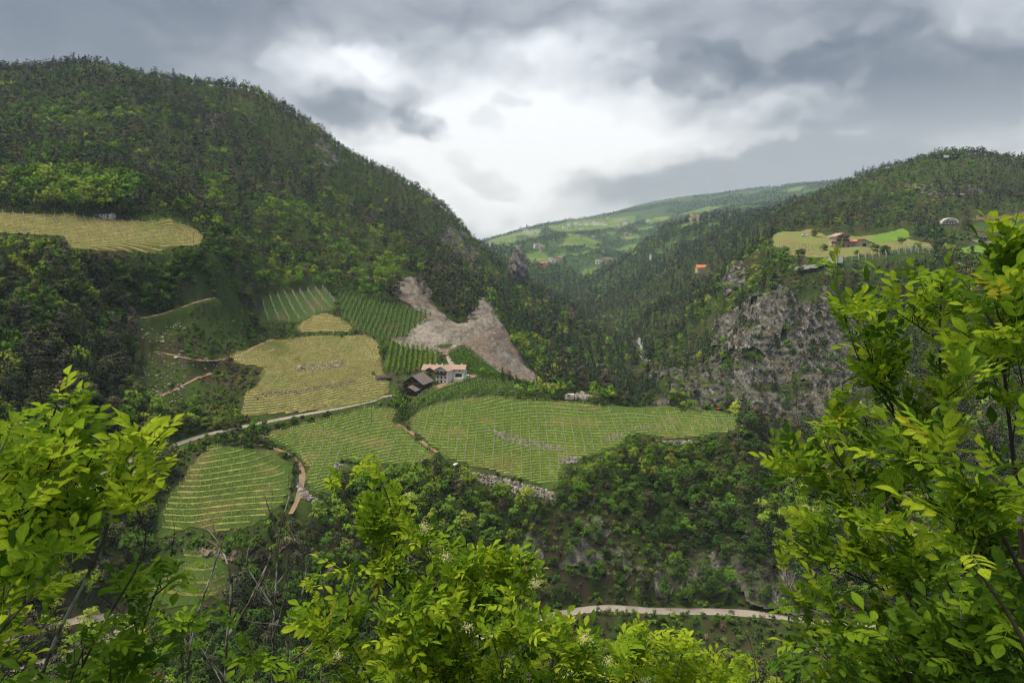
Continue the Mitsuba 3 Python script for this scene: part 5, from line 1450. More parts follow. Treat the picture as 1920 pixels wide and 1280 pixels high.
p = site(854, 874); k = thing('water_tub', 'white tub at the lower left edge of the knoll vineyard', 'tub')
scene[k] = mikit.ply(cat([box(p[0], p[1], p[2] + .8, 1.0, 3.0, .7, -.5), box(p[0], p[1], p[2] + 1.2, 1.2, 3.2, .12, -.5)]), 'm_white')

# ------------------------------------------------------------------ single trees and shrubs of the open land
def lone(px, py, h, kind, name, label, category='tree', fam='broad', wide=1.0, faces=420, leaf=.042, start=150, lift=0.0):
    g = np.random.default_rng(int(px * 7 + py * 13))
    p = site(px, py, start)
    if fam == 'pine': v, nn, tone, hub = shape_pine(g, faces, leaf)
    elif fam == 'spruce': v, nn, tone, hub = shape_spruce(g, faces, leaf)
    else: v, nn, tone, hub = shape_broad(g, faces, leaf, lobes=15)
    low = .30 if category == 'shrub' else 0
    v = v.copy(); v[..., 2] -= low
    S = np.array([h * wide, h * wide, h]) / (1 - low)
    k = thing(name, label, category)
    part(k, 'crown', raw(v.reshape(-1, 3) * S + p, np.arange(v.size // 3).reshape(-1, 3), 'm_foliage', np.repeat(nn, 3, 0), colored(tone, kind, g)))
    sv, sf = stem(g, .6, .014, .02, 6, hub[:8], .7)
    part(k, 'trunk', raw((sv - [0, 0, low * .6]) * S + p, sf, 'm_foliage', None, np.tile([.09, .075, .06], (len(sv), 1))))


for px, py, h, kind, lab in ((100, 402, 17, 'yellow', 'tall pale stemmed tree left on the hut terrace'), (143, 404, 16, 'green', 'round green tree in the middle above the hut terrace'), (160, 403, 17, 'yellow', 'slim yellow green tree beside the round green one'), (200, 402, 18, 'bright', 'bright green tree right behind the stone hut'), (222, 404, 19, 'green', 'largest green tree behind the stone hut'), (178, 402, 15, 'bright', 'bright tree directly left of the stone hut'), (75, 402, 13, 'olive', 'olive bush like tree at the left end of the hut terrace'), (403, 402, 22, 'bright', 'tall bright tree alone in the dark pines'), (415, 412, 17, 'yellow', 'yellow tree beside the tall bright one'), (236, 406, 13, 'dark', 'dark tree at the right of the hut')):
    lone(px, py, h, kind, 'broadleaf_tree', lab)
for px, py, h, kind, lab in ((515, 356, 9, 'pink', 'small reddish tree in the dark forest of the mountain'), (1310, 950, 5, 'pink', 'pale reddish bush on the bank under the knoll'), (747, 716, 7.5, 'green', 'dense green tree behind the woodshed'), (764, 714, 7, 'dark', 'dark tree left of the barn'), (780, 706, 6, 'brown', 'bare brownish tree by the long wing'), (800, 716, 7.5, 'olive', 'olive tree between barn and farmhouse'), (812, 718, 6.5, 'olive', 'smaller olive tree before the farmhouse'), (905, 708, 7, 'bright', 'bright green tree right of the farmhouse'), (920, 712, 6.5, 'green', 'green tree at the end of the orchard strip'), (876, 692, 6, 'green', 'green tree behind the light car')):
    lone(px, py, h, kind, 'broadleaf_tree', lab)
for px, py, h, kind, lab in ((942, 722, 11, 'spruce', 'dark spruce at the right end of the orchard strip'), (955, 722, 9, 'greypine', 'dark pine group tree beside the spruce at the orchard'), (968, 724, 8, 'spruce', 'small dark spruce above the scree fan')):
    lone(px, py, h, kind, 'conifer_tree', lab, fam='spruce' if kind == 'spruce' else 'pine', faces=420, leaf=.04)
for px, py, h, kind, lab in ((443, 806, 3.4, 'white', 'white flowering shrub beside the farm road'), (432, 828, 2.6, 'green', 'green shrub under the white flowering one'), (410, 800, 6, 'bright', 'bright yellow green shrub left of the farm road'), (385, 800, 5, 'bright', 'round bright shrub in the clearing'), (760, 748, 3, 'green', 'shrub by the road fork at the shed'), (750, 742, 2.4, 'olive', 'olive shrub at the road fork'), (792, 750, 2.6, 'bright', 'yellow green shrub before the shed'), (640, 632, 3, 'dark', 'dark shrub right of the small golden patch'), (580, 628, 2.4, 'green', 'shrub under the small golden patch'), (612, 627, 2, 'green', 'small shrub at the top of the golden vineyard'), (667, 626, 3, 'dark', 'dark shrub between orchard and golden vineyard'),
                             (700, 702, 2.4, 'bright', 'small bright shrub beside the woodshed'), (520, 800, 3, 'green', 'long green shrub under the farm road'), (550, 795, 3.2, 'dark', 'dark shrub under the middle of the farm road'), (585, 788, 3.2, 'green', 'green shrub under the farm road wall'), (615, 780, 3, 'dark', 'shrub at the right end under the farm road'), (1185, 838, 5, 'green', 'round green shrub at the lower edge of the knoll vineyard'), (1160, 1090, 4.5, 'bright', 'bright round shrub on the rock bank above the valley road'), (1390, 818, 7, 'bright', 'bright green tree at the right tip of the knoll'), (1410, 800, 7, 'green', 'green tree behind the right tip of the knoll'), (1298, 768, 6, 'bright', 'bright bushy tree behind the knoll crest'), (1270, 762, 6, 'olive', 'olive bushy tree behind the knoll crest'), (1325, 766, 5, 'green', 'green bush by the red car'),
                             (1640, 470, 7, 'green', 'dark green round tree in the plateau fields'), (1690, 458, 7, 'olive', 'olive round tree at the right of the plateau farmland'), (1545, 470, 6, 'dark', 'dark bush at the left of the cream farmhouse'), (1470, 478, 8, 'green', 'green tree at the left tip of the plateau farmland'), (1500, 482, 8, 'dark', 'dark tree under the pale meadow of the plateau'), (1720, 468, 7, 'bright', 'bright bush at the end of the brownish plateau field'), (1606, 476, 4, 'bright', 'bright bush below the cream farmhouse'), (1560, 478, 4, 'green', 'green bush below the plateau farm'), (1660, 476, 8, 'dark', 'dark bush above the orchard on the rim'), (1770, 462, 9, 'brown', 'brown leaved tree left of the bright meadow'), (1530, 444, 9, 'olive', 'olive tree at the end of the pale meadow'), (1720, 440, 11, 'green', 'round green tree right of the plateau meadow'), (1760, 440, 10, 'dark', 'dark round tree below the villa'), (1890, 452, 8, 'dark', 'dark tree right of the chalet')):
    lone(px, py, h, kind, 'leafy_shrub', lab, 'shrub', wide=1.25, leaf=.05)

# ------------------------------------------------------------------ foreground: flowering ash bushes close to the viewer
def leaf_fn(c0, c1):
    def fn(p, n, uv):
        f = tfbm(p.x * 9, p.y * 9, p.z * 9, octaves=2)
        s = tfbm(p.x * 70, p.y * 70, p.z * 70, octaves=2)
        c = mix(c0, c1, dr.clip(f * 1.5 - .25, 0, 1)) * (.85 + .3 * s)
        side = uv.y
        vein = smoothstep(.10, .02, side) * .55 + smoothstep(.80, 1.0, dr.sin(uv.x * 52 - side * 9)) * .16
        spot = smoothstep(.70, .78, tfbm(p.x * 160, p.y * 160, p.z * 160, octaves=2))
        return mix(mix(c, mi.Color3f(c1) * 1.25, vein), (.10, .075, .02), spot * .5)
    return fn


def leaf_material(c0, c1, trans=.9):
    return {'type': 'principledthin', 'base_color': proc(leaf_fn(c0, c1)), 'roughness': .42, 'spec_trans': 0.0, 'diff_trans': trans, 'eta': 1.38}


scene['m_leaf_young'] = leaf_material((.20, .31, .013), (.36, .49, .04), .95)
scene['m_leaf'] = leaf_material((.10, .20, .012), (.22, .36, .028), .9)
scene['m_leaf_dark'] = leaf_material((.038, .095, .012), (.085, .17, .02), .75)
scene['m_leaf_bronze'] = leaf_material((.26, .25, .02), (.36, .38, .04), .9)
scene['m_petal'] = {'type': 'principledthin', 'base_color': rgb(.70, .66, .40), 'roughness': .6, 'diff_trans': .8}


def leaflet(L, W, droop, fold, g, n=5):
    """one leaflet from the origin along +x: pointed, folded along the rib, drooping at the tip"""
    t = np.linspace(0, 1, n + 1)
    w = W * np.array([.06, .55, .90, 1.0, .66, .0])[:n + 1] * .5
    x = L * t
    z = -droop * L * t ** 2
    tw = g.normal(0, .10)
    rib = np.stack([x, 0 * t, z], 1)
    up = np.abs(fold) * w + .02 * W * np.sin(t * 9 + g.uniform(0, 6))
    a = np.stack([x + .04 * L * t, w, z + up + tw * w], 1)
    b = np.stack([x + .04 * L * t, -w, z + up - tw * w], 1)
    v = np.vstack([rib, a, b])
    m = n + 1
    f = []
    for i in range(n):
        f += [[i, i + 1, m + i + 1], [i, m + i + 1, m + i], [i, 2 * m + i, 2 * m + i + 1], [i, 2 * m + i + 1, i + 1]]
    return v, np.array(f), np.stack([np.tile(t, 3), np.repeat([0., 1., 1.], m)], 1)


def compound_leaf(g, L=.17, pairs=3, spread=1.0):
    """a feathered leaf along +x: a stalk with pairs of leaflets and one at the end"""
    out = []
    t = np.linspace(0, 1, 6)
    stalk = np.stack([L * t, .03 * L * np.sin(t * 2), -.18 * L * t ** 2], 1)
    out.append(tube(stalk, np.linspace(.0016, .0007, 6), 4))
    uvs = [np.tile([.5, .0], (len(out[0][0]), 1))]
    for i in range(pairs + 1):
        s = .34 + .60 * i / pairs
        p = np.array([np.interp(s, t, stalk[:, k]) for k in range(3)])
        for sgn in ((-1, 1) if i < pairs else (0,)):
            l = .059 * L / .17 * g.uniform(.82, 1.15) * (1.0 if i < pairs else 1.2)
            v, f, uv = leaflet(l, l * g.uniform(.44, .58), g.uniform(.10, .30), g.uniform(.10, .40), g)
            a = sgn * g.uniform(.80, 1.15) * spread
            c, sn = math.cos(a), math.sin(a)
            q = np.stack([v[:, 0] * c - v[:, 1] * sn, v[:, 0] * sn + v[:, 1] * c, v[:, 2] - abs(sgn) * .12 * (v[:, 0])], 1)
            out.append((q + p, f)); uvs.append(uv)
    return (*cat(out), np.vstack(uvs))


gl = np.random.default_rng(90)
LEAVES = {}
for mat in ('m_leaf_young', 'm_leaf', 'm_leaf_dark', 'm_leaf_bronze'):
    LEAVES[mat] = [(compound_leaf(gl, .17, 3 if k % 3 else 2)) for k in range(6)]
LEAF_PLY = {m: [mikit.ply(x[:2], m, smooth=True, uv=x[2]) for x in xs] for m, xs in LEAVES.items()}


def frame_of(d, g, up=.7):
    """a turn that points +x along d, with z as near to upright as the twist allows"""
    x = d / np.linalg.norm(d)
    z = np.array([0, 0, 1.0]) * up + g.normal(0, .25, 3)
    z = z - x * (z @ x); z /= np.linalg.norm(z) + 1e-9
    y = np.cross(z, x)
    return np.stack([x, y, z], 1)


def grow_twigs(stems, g, n_side, reach, sub=2):
    """side twigs from the upper parts of stems: list of (points, radii)"""
    out = []
    for p, r in stems:
        p, r = np.asarray(p), np.asarray(r)
        L = np.linalg.norm(np.diff(p, axis=0), axis=1).sum()
        for _ in range(max(1, int(n_side * L))):
            s = g.uniform(.25, 1.0)
            k = s * (len(p) - 1)
            i = min(int(k), len(p) - 2)
            b = p[i] + (p[i + 1] - p[i]) * (k - i)
            ax = p[i + 1] - p[i]; ax = ax / np.linalg.norm(ax)
            d = ax * .7 + g.normal(0, .55, 3) + np.array([0, 0, .45])
            d /= np.linalg.norm(d)
            l = reach * g.uniform(.5, 1.1)
            q = [b]
            for j in range(3):
                d = d + g.normal(0, .18, 3) + np.array([0, 0, .14]); d /= np.linalg.norm(d)
                q.append(q[-1] + d * l / 3)
            r0 = min(.006, float(np.interp(k, range(len(r)), r)) * .7)
            out.append((np.array(q), np.array([r0, r0 * .8, r0 * .6, r0 * .4])))
    return out


def stem_path(pts, r0, r1, g, wob=.02, away=1.0):
    """a woody stem through given places (px, py, distance)"""
    q = []
    for px, py, Y in pts:
        a, s = ray(px, py)
        q.append([a * Y * away, Y * away, s * Y * away])
    q = np.array(q, float)
    if pts[0][1] >= 1300:                                   # rooted in the slope below the frame
        foot = q[0] + [.05, -.1, 0]
        foot[2] = float(ground(foot[0], foot[1])) - .2
        q = np.vstack([foot, q[0] * .5 + foot * .5 + [.04, 0, 0], q])
    d = np.concatenate([[0], np.cumsum(np.linalg.norm(np.diff(q, axis=0), axis=1))])
    n = max(5, int(d[-1] / .09))
    s = np.linspace(0, d[-1], n)
    p = np.stack([np.interp(s, d, q[:, k]) for k in range(3)], 1)
    for _ in range(2):
        p[1:-1] = (p[:-2] + 2 * p[1:-1] + p[2:]) / 4
    p[1:] += np.cumsum(g.normal(0, wob * .25, (n - 1, 3)), 0) * np.linspace(.2, .6, n - 1)[:, None] * .5
    return p, np.linspace(r0, r1, n) * .72


def bush(name, label, stems, seed, n_side, reach, per_tip, scale, mats, parts_max=290, bark='m_bark', flowers=(), leaf_filter=None, category='tree', along=1, away=1.0, lift=.12):
    g = np.random.default_rng(seed)
    k = thing(name, label, category)
    main = [stem_path(*s, g, away=away) for s in stems]
    for i, (p, r) in enumerate(main):
        part(k, 'branch', mikit.ply(tube(p, r, 7), bark, smooth=60))
    twigs = grow_twigs(main, g, n_side, reach)
    fine = grow_twigs(twigs, g, 3.0 / max(reach, .05) * .35, reach * .5)
    part(k, 'twig', mikit.ply(cat([tube(p, r, 4) for p, r in twigs + fine]), bark, smooth=60), kind='stuff')
    spots = []
    for p, r in [(p[-4:], r[-4:]) for p, r in main] + twigs + fine:
        tip, ax = p[-1], p[-1] - p[-2]
        ax = ax / np.linalg.norm(ax)
        for j in range(per_tip):
            a = j * 2.4 + g.uniform(0, 1.2)
            e = np.cross(ax, [0, 0, 1.0] if abs(ax[2]) < .9 else [1.0, 0, 0]); e /= np.linalg.norm(e)
            n = np.cross(ax, e)
            d = ax * g.uniform(.35, 1.0) + (e * math.cos(a) + n * math.sin(a)) * g.uniform(.5, .95) + np.array([0, 0, lift])
            b = tip - ax * g.uniform(0, .035) * scale
            spots.append((b, d))
        for j in range(along):
            s = g.uniform(.2, .9); i = int(s * (len(p) - 1))
            spots.append((p[i], ax * .4 + g.normal(0, .6, 3) + np.array([0, 0, .25])))
    near = []
    for b, d in spots:
        c = b + d / np.linalg.norm(d) * .1 * scale
        if c[1] < .45: continue
        px, py = pix(c)[0]
        tp = pix(b + d / np.linalg.norm(d) * .17 * scale)[0]
        if leaf_filter and not (leaf_filter(px, py, c) and leaf_filter(tp[0], tp[1], c)): continue
        vis = -80 < px < 2000 and -40 < py < 1350
        near.append((0 if vis else 1, c[1] + g.uniform(0, .6), b, d, px, py))
    near.sort(key=lambda t: t[:2])
    rest = {}
    for i, (hid, _, b, d, px, py) in enumerate(near):
        u = g.uniform(0, 1)
        acc, mat = 0, mats[-1][0]
        top = float(np.clip((np.interp(py, [400, 1280], [1, 0])), 0, 1))
        for m, w in mats:
            acc += w
            if u < acc: mat = m; break
        R = frame_of(d, g)
        s = scale * g.uniform(.55, 1.22)
        M = np.eye(4); M[:3, :3] = R * s; M[:3, 3] = b
        q = int(g.integers(0, 6))
        if i < parts_max and not hid:
            part(k, 'leaf', {**LEAF_PLY[mat][q], 'to_world': T(M)})
        else:
            v, f, uv = LEAVES[mat][q]
            rest.setdefault(mat, []).append((v @ M[:3, :3].T + M[:3, 3], f, uv))
    for mat, items in rest.items():
        part(k, 'foliage', mikit.ply(cat([x[:2] for x in items]), mat, smooth=True, uv=np.vstack([x[2] for x in items])), kind='stuff')
    for px, py, Y, sz in flowers:
        a, s = ray(px, py)
        c = np.array([a * Y, Y, s * Y])
        out = []
        for j in range(90):
            d = g.normal(0, 1, 3); d /= np.linalg.norm(d); d[2] = abs(d[2]) * 1.2 - .3
            q = c + d * sz * g.uniform(.2, 1.0) * [1, 1, 1.3]
            w = g.normal(0, 1, 3); w /= np.linalg.norm(w)
            e = np.cross(w, d); e /= np.linalg.norm(e) + 1e-9
            l = sz * .30
            out.append((np.array([q, q + w * l * .5 + e * l * .14, q + w * l, q + w * l * .5 - e * l * .14]), np.array([[0, 1, 2, 3]])))
        part(k, 'flower_cluster', mikit.ply(cat(out), 'm_petal'), 'creamy white flower cluster')
    print(name, len(near), 'leaves')
    return k


def st(pts, r0, r1, wob=.02):
    return (pts, r0, r1)


# right: the big leafy bush
R_ST = [([(1930, 1330, 1.5), (1880, 1120, 1.6), (1800, 950, 1.7), (1690, 800, 1.8), (1610, 690, 1.85), (1575, 560, 1.9), (1556, 505, 1.95)], .020, .003),
        ([(1800, 950, 1.7), (1770, 800, 1.75), (1760, 640, 1.8), (1765, 540, 1.8), (1775, 500, 1.8)], .012, .003), ([(1690, 800, 1.8), (1650, 720, 1.8), (1620, 640, 1.8)], .007, .003), ([(1765, 640, 1.8), (1690, 590, 1.75), (1668, 575, 1.75)], .006, .002),
        ([(1930, 1200, 1.3), (1905, 900, 1.35), (1880, 700, 1.4), (1870, 580, 1.4), (1900, 450, 1.45)], .014, .003), ([(1870, 620, 1.4), (1830, 560, 1.45), (1800, 520, 1.5)], .006, .003), ([(1880, 700, 1.4), (1930, 560, 1.4), (1960, 480, 1.4)], .008, .003),
        ([(1850, 1180, 1.7), (1700, 1000, 1.75), (1600, 900, 1.8), (1520, 830, 1.85), (1480, 790, 1.9)], .014, .003), ([(1600, 900, 1.8), (1560, 850, 1.8), (1545, 800, 1.85)], .006, .003), ([(1700, 1000, 1.75), (1560, 950, 1.85), (1470, 905, 1.9)], .009, .003),
        ([(1860, 1260, 1.6), (1720, 1130, 1.65), (1600, 1080, 1.7), (1530, 1045, 1.75)], .012, .003), ([(1760, 1330, 1.6), (1640, 1200, 1.65), (1560, 1150, 1.7), (1490, 1130, 1.75)], .011, .003), ([(1650, 1330, 1.7), (1590, 1260, 1.75), (1520, 1210, 1.8)], .009, .003),
        ([(1930, 1100, 1.1), (1860, 960, 1.15), (1790, 860, 1.2), (1760, 830, 1.2)], .010, .003), ([(1950, 1260, 1.0), (1880, 1120, 1.05), (1800, 1040, 1.1)], .010, .003), ([(1760, 1250, 1.5), (1720, 1130, 1.5), (1660, 1000, 1.55)], .009, .003), ([(1950, 900, 1.3), (1930, 760, 1.3), (1910, 680, 1.3)], .008, .003), ([(1690, 800, 1.8), (1760, 760, 1.7), (1830, 700, 1.65)], .007, .003),
        ([(1620, 700, 1.85), (1560, 720, 1.9), (1590, 745, 1.9)], .005, .002), ([(1850, 1180, 1.7), (1760, 940, 1.6), (1720, 880, 1.6), (1700, 850, 1.6)], .009, .003)]


def right_ok(px, py, c):
    edge = np.interp(py, [380, 470, 560, 640, 760, 800, 900, 1000, 1100, 1280], [1860, 1520, 1545, 1560, 1560, 1430, 1415, 1470, 1440, 1440])
    return px > edge and py > 395 and not (py < 496 and px < 1850 and px > 1590) and not (1590 < px < 1700 and py < 500)


bush('ash_tree', 'large bright ash bush with feathered leaves filling the right side', R_ST, 201, 9.5, .22, 5, .74, [('m_leaf_young', .26), ('m_leaf', .46), ('m_leaf_dark', .27), ('m_leaf_bronze', .01)], leaf_filter=right_ok, away=1.58, lift=.42)
L_ST = [([(-60, 1330, 1.4), (20, 1100, 1.4), (60, 900, 1.4), (100, 780, 1.4), (75, 735, 1.4)], .016, .003), ([(60, 900, 1.4), (140, 780, 1.45), (150, 705, 1.5)], .008, .003), ([(60, 900, 1.4), (0, 830, 1.3), (-20, 800, 1.3)], .008, .003), ([(20, 1100, 1.4), (110, 960, 1.4), (175, 850, 1.4)], .010, .003), ([(20, 1100, 1.4), (100, 1040, 1.3), (160, 980, 1.3)], .009, .003),
        ([(-60, 1200, 1.1), (0, 1050, 1.1), (40, 960, 1.15)], .010, .003), ([(-80, 1280, .95), (0, 1180, 1.0), (60, 1120, 1.05)], .010, .003), ([(-80, 1000, 1.2), (-20, 920, 1.2), (30, 870, 1.25)], .008, .003), ([(100, 780, 1.4), (110, 740, 1.4), (130, 740, 1.4)], .004, .002), ([(20, 1100, 1.4), (80, 880, 1.35), (120, 820, 1.35)], .007, .003), ([(-40, 1330, 1.2), (60, 1210, 1.2), (120, 1130, 1.25)], .008, .003), ([(-60, 960, 1.05), (-10, 860, 1.1), (10, 820, 1.1)], .007, .003)]


def left_ok(px, py, c):
    edge = np.interp(py, [690, 740, 820, 900, 1000, 1060, 1150, 1280], [175, 185, 205, 215, 200, 190, 120, 40])
    return px < edge and py > np.interp(px, [0, 50, 80, 130, 170, 210], [775, 770, 715, 690, 685, 760])


bush('ash_tree', 'bright yellow green ash bush filling the left edge', L_ST, 202, 9, .2, 5, .72, [('m_leaf_young', .38), ('m_leaf', .42), ('m_leaf_dark', .20)], leaf_filter=left_ok, away=1.6, lift=.25)
L2_ST = [([(120, 1330, 2.0), (170, 1220, 2.0), (255, 1080, 2.0), (310, 1000, 2.05), (345, 940, 2.1), (355, 880, 2.1), (360, 800, 2.15)][0:4] + [(222, 930, 2.1), (225, 880, 2.1)], .013, .003), ([(222, 930, 2.1), (250, 860, 2.1), (290, 825, 2.1), (318, 800, 2.1)], .005, .002), ([(222, 900, 2.1), (235, 850, 2.1), (265, 830, 2.1)], .004, .002), ([(222, 930, 2.1), (270, 900, 2.1), (285, 880, 2.1)], .004, .002)]
bush('ash_tree', 'slim leafy ash shoot in front of the farm road at the left', L2_ST, 203, 6.0, .14, 4, .74, [('m_leaf_young', .75), ('m_leaf', .25)], leaf_filter=lambda px, py, c: 205 < px < 330 and 780 < py < 960)
L3_ST = [([(230, 1330, 2.4), (260, 1200, 2.4), (285, 1120, 2.4), (320, 1050, 2.4)], .009, .003), ([(260, 1200, 2.4), (240, 1110, 2.4), (225, 1090, 2.4)], .006, .002), ([(230, 1330, 2.2), (200, 1270, 2.2), (215, 1230, 2.2)], .007, .003), ([(285, 1120, 2.4), (345, 1070, 2.4)], .005, .002), ([(330, 1340, 2.6), (360, 1240, 2.7), (330, 1190, 2.7)], .008, .003), ([(100, 1340, 1.8), (160, 1260, 1.9), (170, 1210, 1.9)], .008, .003), ([(420, 1340, 2.9), (470, 1240, 3.0), (450, 1170, 3.0)], .009, .003), ([(560, 1340, 3.0), (580, 1250, 3.1), (560, 1180, 3.1)], .009, .003)]
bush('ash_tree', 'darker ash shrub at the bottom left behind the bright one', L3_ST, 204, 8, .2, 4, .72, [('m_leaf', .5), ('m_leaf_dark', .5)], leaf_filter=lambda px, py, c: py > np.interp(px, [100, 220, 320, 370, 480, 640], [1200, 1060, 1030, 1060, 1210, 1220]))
R2_ST = [([(1620, 1360, 2.2), (1600, 1270, 2.2), (1540, 1220, 2.2)], .010, .003), ([(1740, 1360, 2.1), (1700, 1250, 2.1), (1650, 1180, 2.15)], .011, .003), ([(1860, 1360, 2.0), (1830, 1240, 2.0), (1770, 1170, 2.05)], .011, .003), ([(1960, 1340, 1.9), (1920, 1230, 1.9), (1870, 1150, 1.95)], .011, .003), ([(1500, 1360, 2.6), (1500, 1290, 2.6), (1480, 1260, 2.6)], .008, .003), ([(1800, 1300, 2.2), (1760, 1230, 2.2), (1720, 1215, 2.2)], .008, .003), ([(1930, 1200, 2.1), (1900, 1120, 2.1), (1880, 1060, 2.1)], .008, .003)]
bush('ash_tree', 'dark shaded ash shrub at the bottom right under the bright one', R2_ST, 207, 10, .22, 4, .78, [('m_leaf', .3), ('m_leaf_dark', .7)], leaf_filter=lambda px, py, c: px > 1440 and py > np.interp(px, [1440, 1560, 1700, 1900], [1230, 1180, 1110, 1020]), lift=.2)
# middle: the flowering ash
C_ST = [([(840, 1340, 3.3), (790, 1200, 3.3), (740, 1100, 3.3), (700, 1010, 3.3), (665, 950, 3.3), (640, 905, 3.3)], .016, .003), ([(740, 1100, 3.3), (745, 1000, 3.35), (730, 930, 3.35), (715, 900, 3.4)], .009, .003), ([(790, 1200, 3.3), (830, 1100, 3.35), (800, 1020, 3.4)], .010, .003), ([(840, 1340, 3.3), (900, 1200, 3.3), (960, 1110, 3.3), (1010, 1100, 3.3)], .012, .003),
        ([(900, 1200, 3.3), (890, 1110, 3.3), (880, 1060, 3.3)], .008, .003), ([(960, 1340, 3.1), (1000, 1250, 3.1), (1060, 1200, 3.1), (1090, 1190, 3.1)], .010, .003), ([(720, 1340, 3.0), (680, 1240, 3.0), (640, 1180, 3.0), (600, 1150, 3.0)], .011, .003), ([(800, 1340, 2.9), (780, 1250, 2.9), (730, 1180, 2.95)], .009, .003), ([(900, 1340, 2.9), (880, 1260, 2.9), (860, 1180, 2.95)], .009, .003), ([(745, 1000, 3.35), (765, 945, 3.4)], .005, .002), ([(1040, 1340, 2.9), (1060, 1270, 2.9), (1110, 1230, 2.9)], .009, .003),
        ([(830, 1100, 3.35), (920, 1050, 3.4), (960, 1070, 3.4)], .007, .003), ([(700, 1340, 2.8), (660, 1290, 2.8), (620, 1240, 2.8)], .008, .003), ([(960, 1340, 2.8), (940, 1260, 2.8), (920, 1200, 2.8)], .008, .003), ([(740, 1100, 3.3), (690, 1060, 3.3), (660, 1075, 3.3)], .006, .002), ([(790, 1200, 3.3), (850, 1140, 3.2), (870, 1120, 3.2)], .006, .002)]


def mid_ok(px, py, c):
    top = np.interp(px, [560, 620, 650, 690, 740, 780, 830, 900, 960, 1030, 1040, 1120], [1110, 860, 870, 835, 890, 950, 990, 1020, 1020, 1035, 1130, 1180])
    return py > top and not (py < 1040 and px < 675 and py > 925)


bush('ash_tree', 'flowering ash with light green leaves in the middle of the foreground', C_ST, 205, 12, .22, 5, .70, [('m_leaf_young', .42), ('m_leaf', .42), ('m_leaf_dark', .15), ('m_leaf_bronze', .01)], leaf_filter=mid_ok,
     flowers=[(797, 992, 3.0, .038), (836, 1046, 2.95, .036), (1004, 1094, 2.95, .042), (877, 1178, 2.6, .036), (1096, 1200, 2.75, .044), (768, 930, 3.1, .028), (634, 1232, 2.5, .030), (1140, 1242, 2.7, .032)])
D_ST = [([(1200, 1360, 4.5), (1180, 1260, 4.5), (1190, 1180, 4.5)], .014, .004), ([(1180, 1260, 4.5), (1240, 1200, 4.5), (1260, 1180, 4.5)], .009, .003), ([(1300, 1360, 4.3), (1320, 1270, 4.3), (1360, 1210, 4.3)], .012, .003), ([(1340, 1360, 4.2), (1390, 1280, 4.2), (1400, 1240, 4.2)], .010, .003), ([(1240, 1360, 4.2), (1260, 1290, 4.2), (1280, 1230, 4.2)], .010, .003), ([(1130, 1360, 4.2), (1140, 1280, 4.2), (1160, 1220, 4.2)], .010, .003)]
bush('ash_tree', 'yellow green ash crown at the bottom right of the middle', D_ST, 206, 9.0, .26, 4, .74, [('m_leaf_young', .55), ('m_leaf', .45)], leaf_filter=lambda px, py, c: py > np.interp(px, [1120, 1190, 1260, 1330, 1410, 1440], [1240, 1160, 1170, 1200, 1230, 1300]))

# bare, lichen covered tree and dead twigs
def bare(name, label, stems, seed, n_side, reach, mat='m_lichen'):
    g = np.random.default_rng(seed)
    k = thing(name, label, 'tree')
    main = [stem_path(*s, g) for s in stems]
    for p, r in main:
        part(k, 'branch', mikit.ply(tube(p, r, 7), mat, smooth=60))
    tw = grow_twigs(main, g, n_side, reach)
    part(k, 'twig', mikit.ply(cat([tube(p, r * .8, 4) for p, r in tw + grow_twigs(tw, g, 5, reach * .6)]), mat, smooth=60), kind='stuff')


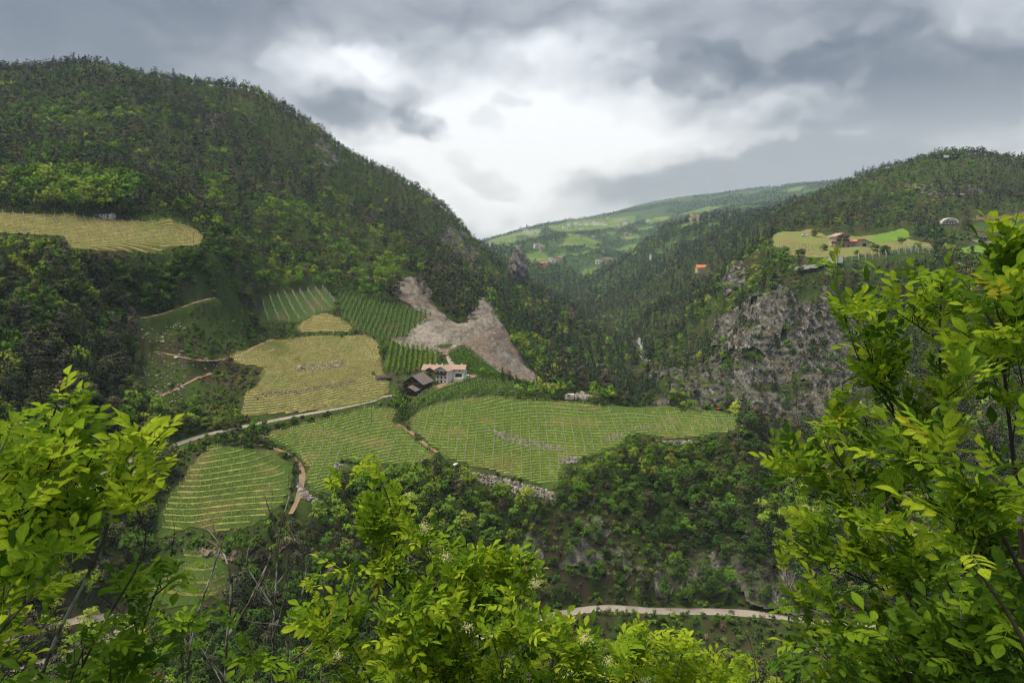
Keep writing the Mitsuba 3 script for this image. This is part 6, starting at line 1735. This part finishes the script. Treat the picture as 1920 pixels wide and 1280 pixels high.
bare('bare_tree', 'half dead tree with lichen covered branches at the lower left', [([(430, 1350, 3.2), (425, 1260, 3.2), (428, 1190, 3.2), (440, 1120, 3.2), (436, 1050, 3.2), (415, 1010, 3.25), (385, 1005, 3.3)], .020, .006), ([(430, 1190, 3.2), (470, 1130, 3.2), (490, 1090, 3.25), (500, 1060, 3.3)], .012, .004), ([(350, 1350, 3.0), (355, 1230, 3.0), (380, 1130, 3.0), (410, 1050, 3.05), (425, 1000, 3.1)], .015, .005),
     ([(540, 1350, 3.3), (545, 1210, 3.3), (535, 1150, 3.3), (500, 1110, 3.3), (465, 1050, 3.3)], .015, .005), ([(505, 1350, 3.4), (510, 1200, 3.4), (515, 1100, 3.45), (522, 1000, 3.5), (530, 960, 3.5), (552, 912, 3.5)], .014, .005), ([(522, 1000, 3.5), (505, 960, 3.5), (495, 930, 3.5)], .007, .003), ([(560, 1350, 3.6), (566, 1120, 3.6), (566, 1020, 3.6), (590, 955, 3.6)], .010, .004), ([(566, 1020, 3.6), (546, 980, 3.6)], .005, .003), ([(545, 1240, 3.3), (620, 1190, 3.3), (600, 1070, 3.3)], .008, .003), ([(600, 1350, 3.2), (605, 1240, 3.2), (622, 1160, 3.2)], .012, .004), ([(355, 1230, 3.0), (340, 1170, 3.0)], .009, .004), ([(510, 1200, 3.4), (535, 1130, 3.4), (540, 1080, 3.4)], .008, .003), ([(515, 1100, 3.45), (545, 1060, 3.45)], .006, .003)], 301, 5.0, .22)
bare('bare_tree', 'grey lichened stem rising behind the left ash bush', [([(60, 1350, 2.2), (85, 1240, 2.2), (140, 1130, 2.2), (190, 1040, 2.2), (212, 990, 2.2), (226, 920, 2.2), (228, 870, 2.2)], .017, .006)], 302, 1.5, .2)
bare('bare_tree', 'dead grey twig in front of the right end of the road', [([(1478, 1250, 3.0), (1480, 1150, 3.0), (1478, 1090, 3.0), (1474, 1062, 3.0)], .008, .003), ([(1478, 1090, 3.0), (1450, 1055, 3.0), (1438, 1038, 3.0)], .004, .002), ([(1479, 1110, 3.0), (1492, 1072, 3.0)], .004, .002)], 303, 4.0, .15)
bare('bare_tree', 'pale bare twigs above the bottom edge right of the middle', [([(1420, 1350, 3.6), (1415, 1230, 3.6), (1412, 1200, 3.6), (1390, 1170, 3.6)], .008, .003), ([(1412, 1200, 3.6), (1428, 1175, 3.6)], .004, .002), ([(1412, 1240, 3.6), (1440, 1200, 3.6)], .004, .002)], 304, 4.0, .18)
_s = stem_path([(868, 1062, 3.5), (878, 1045, 3.5), (893, 1030, 3.5)], .004, .002, np.random.default_rng(1))

# ------------------------------------------------------------------ the air
scene['air'] = {'type': 'homogeneous', 'albedo': {'type': 'rgb', 'value': [.90, .945, .985]}, 'sigma_t': {'type': 'rgb', 'value': [HAZE * .78, HAZE, HAZE * 1.32]}}
_lo, _hi = float(GZ.min()) - 2, float(GZ.max()) + 60
scene['haze'] = {'type': 'cube', 'to_world': T().translate([0, 3150, (_lo + _hi) / 2]).scale([5400, 3300, (_hi - _lo) / 2]), 'bsdf': {'type': 'null'}, 'interior': ref('air')}
labels['haze'] = {'label': 'thin bluish haze filling the valley', 'kind': 'stuff'}
scene['camera']['medium'] = ref('air')
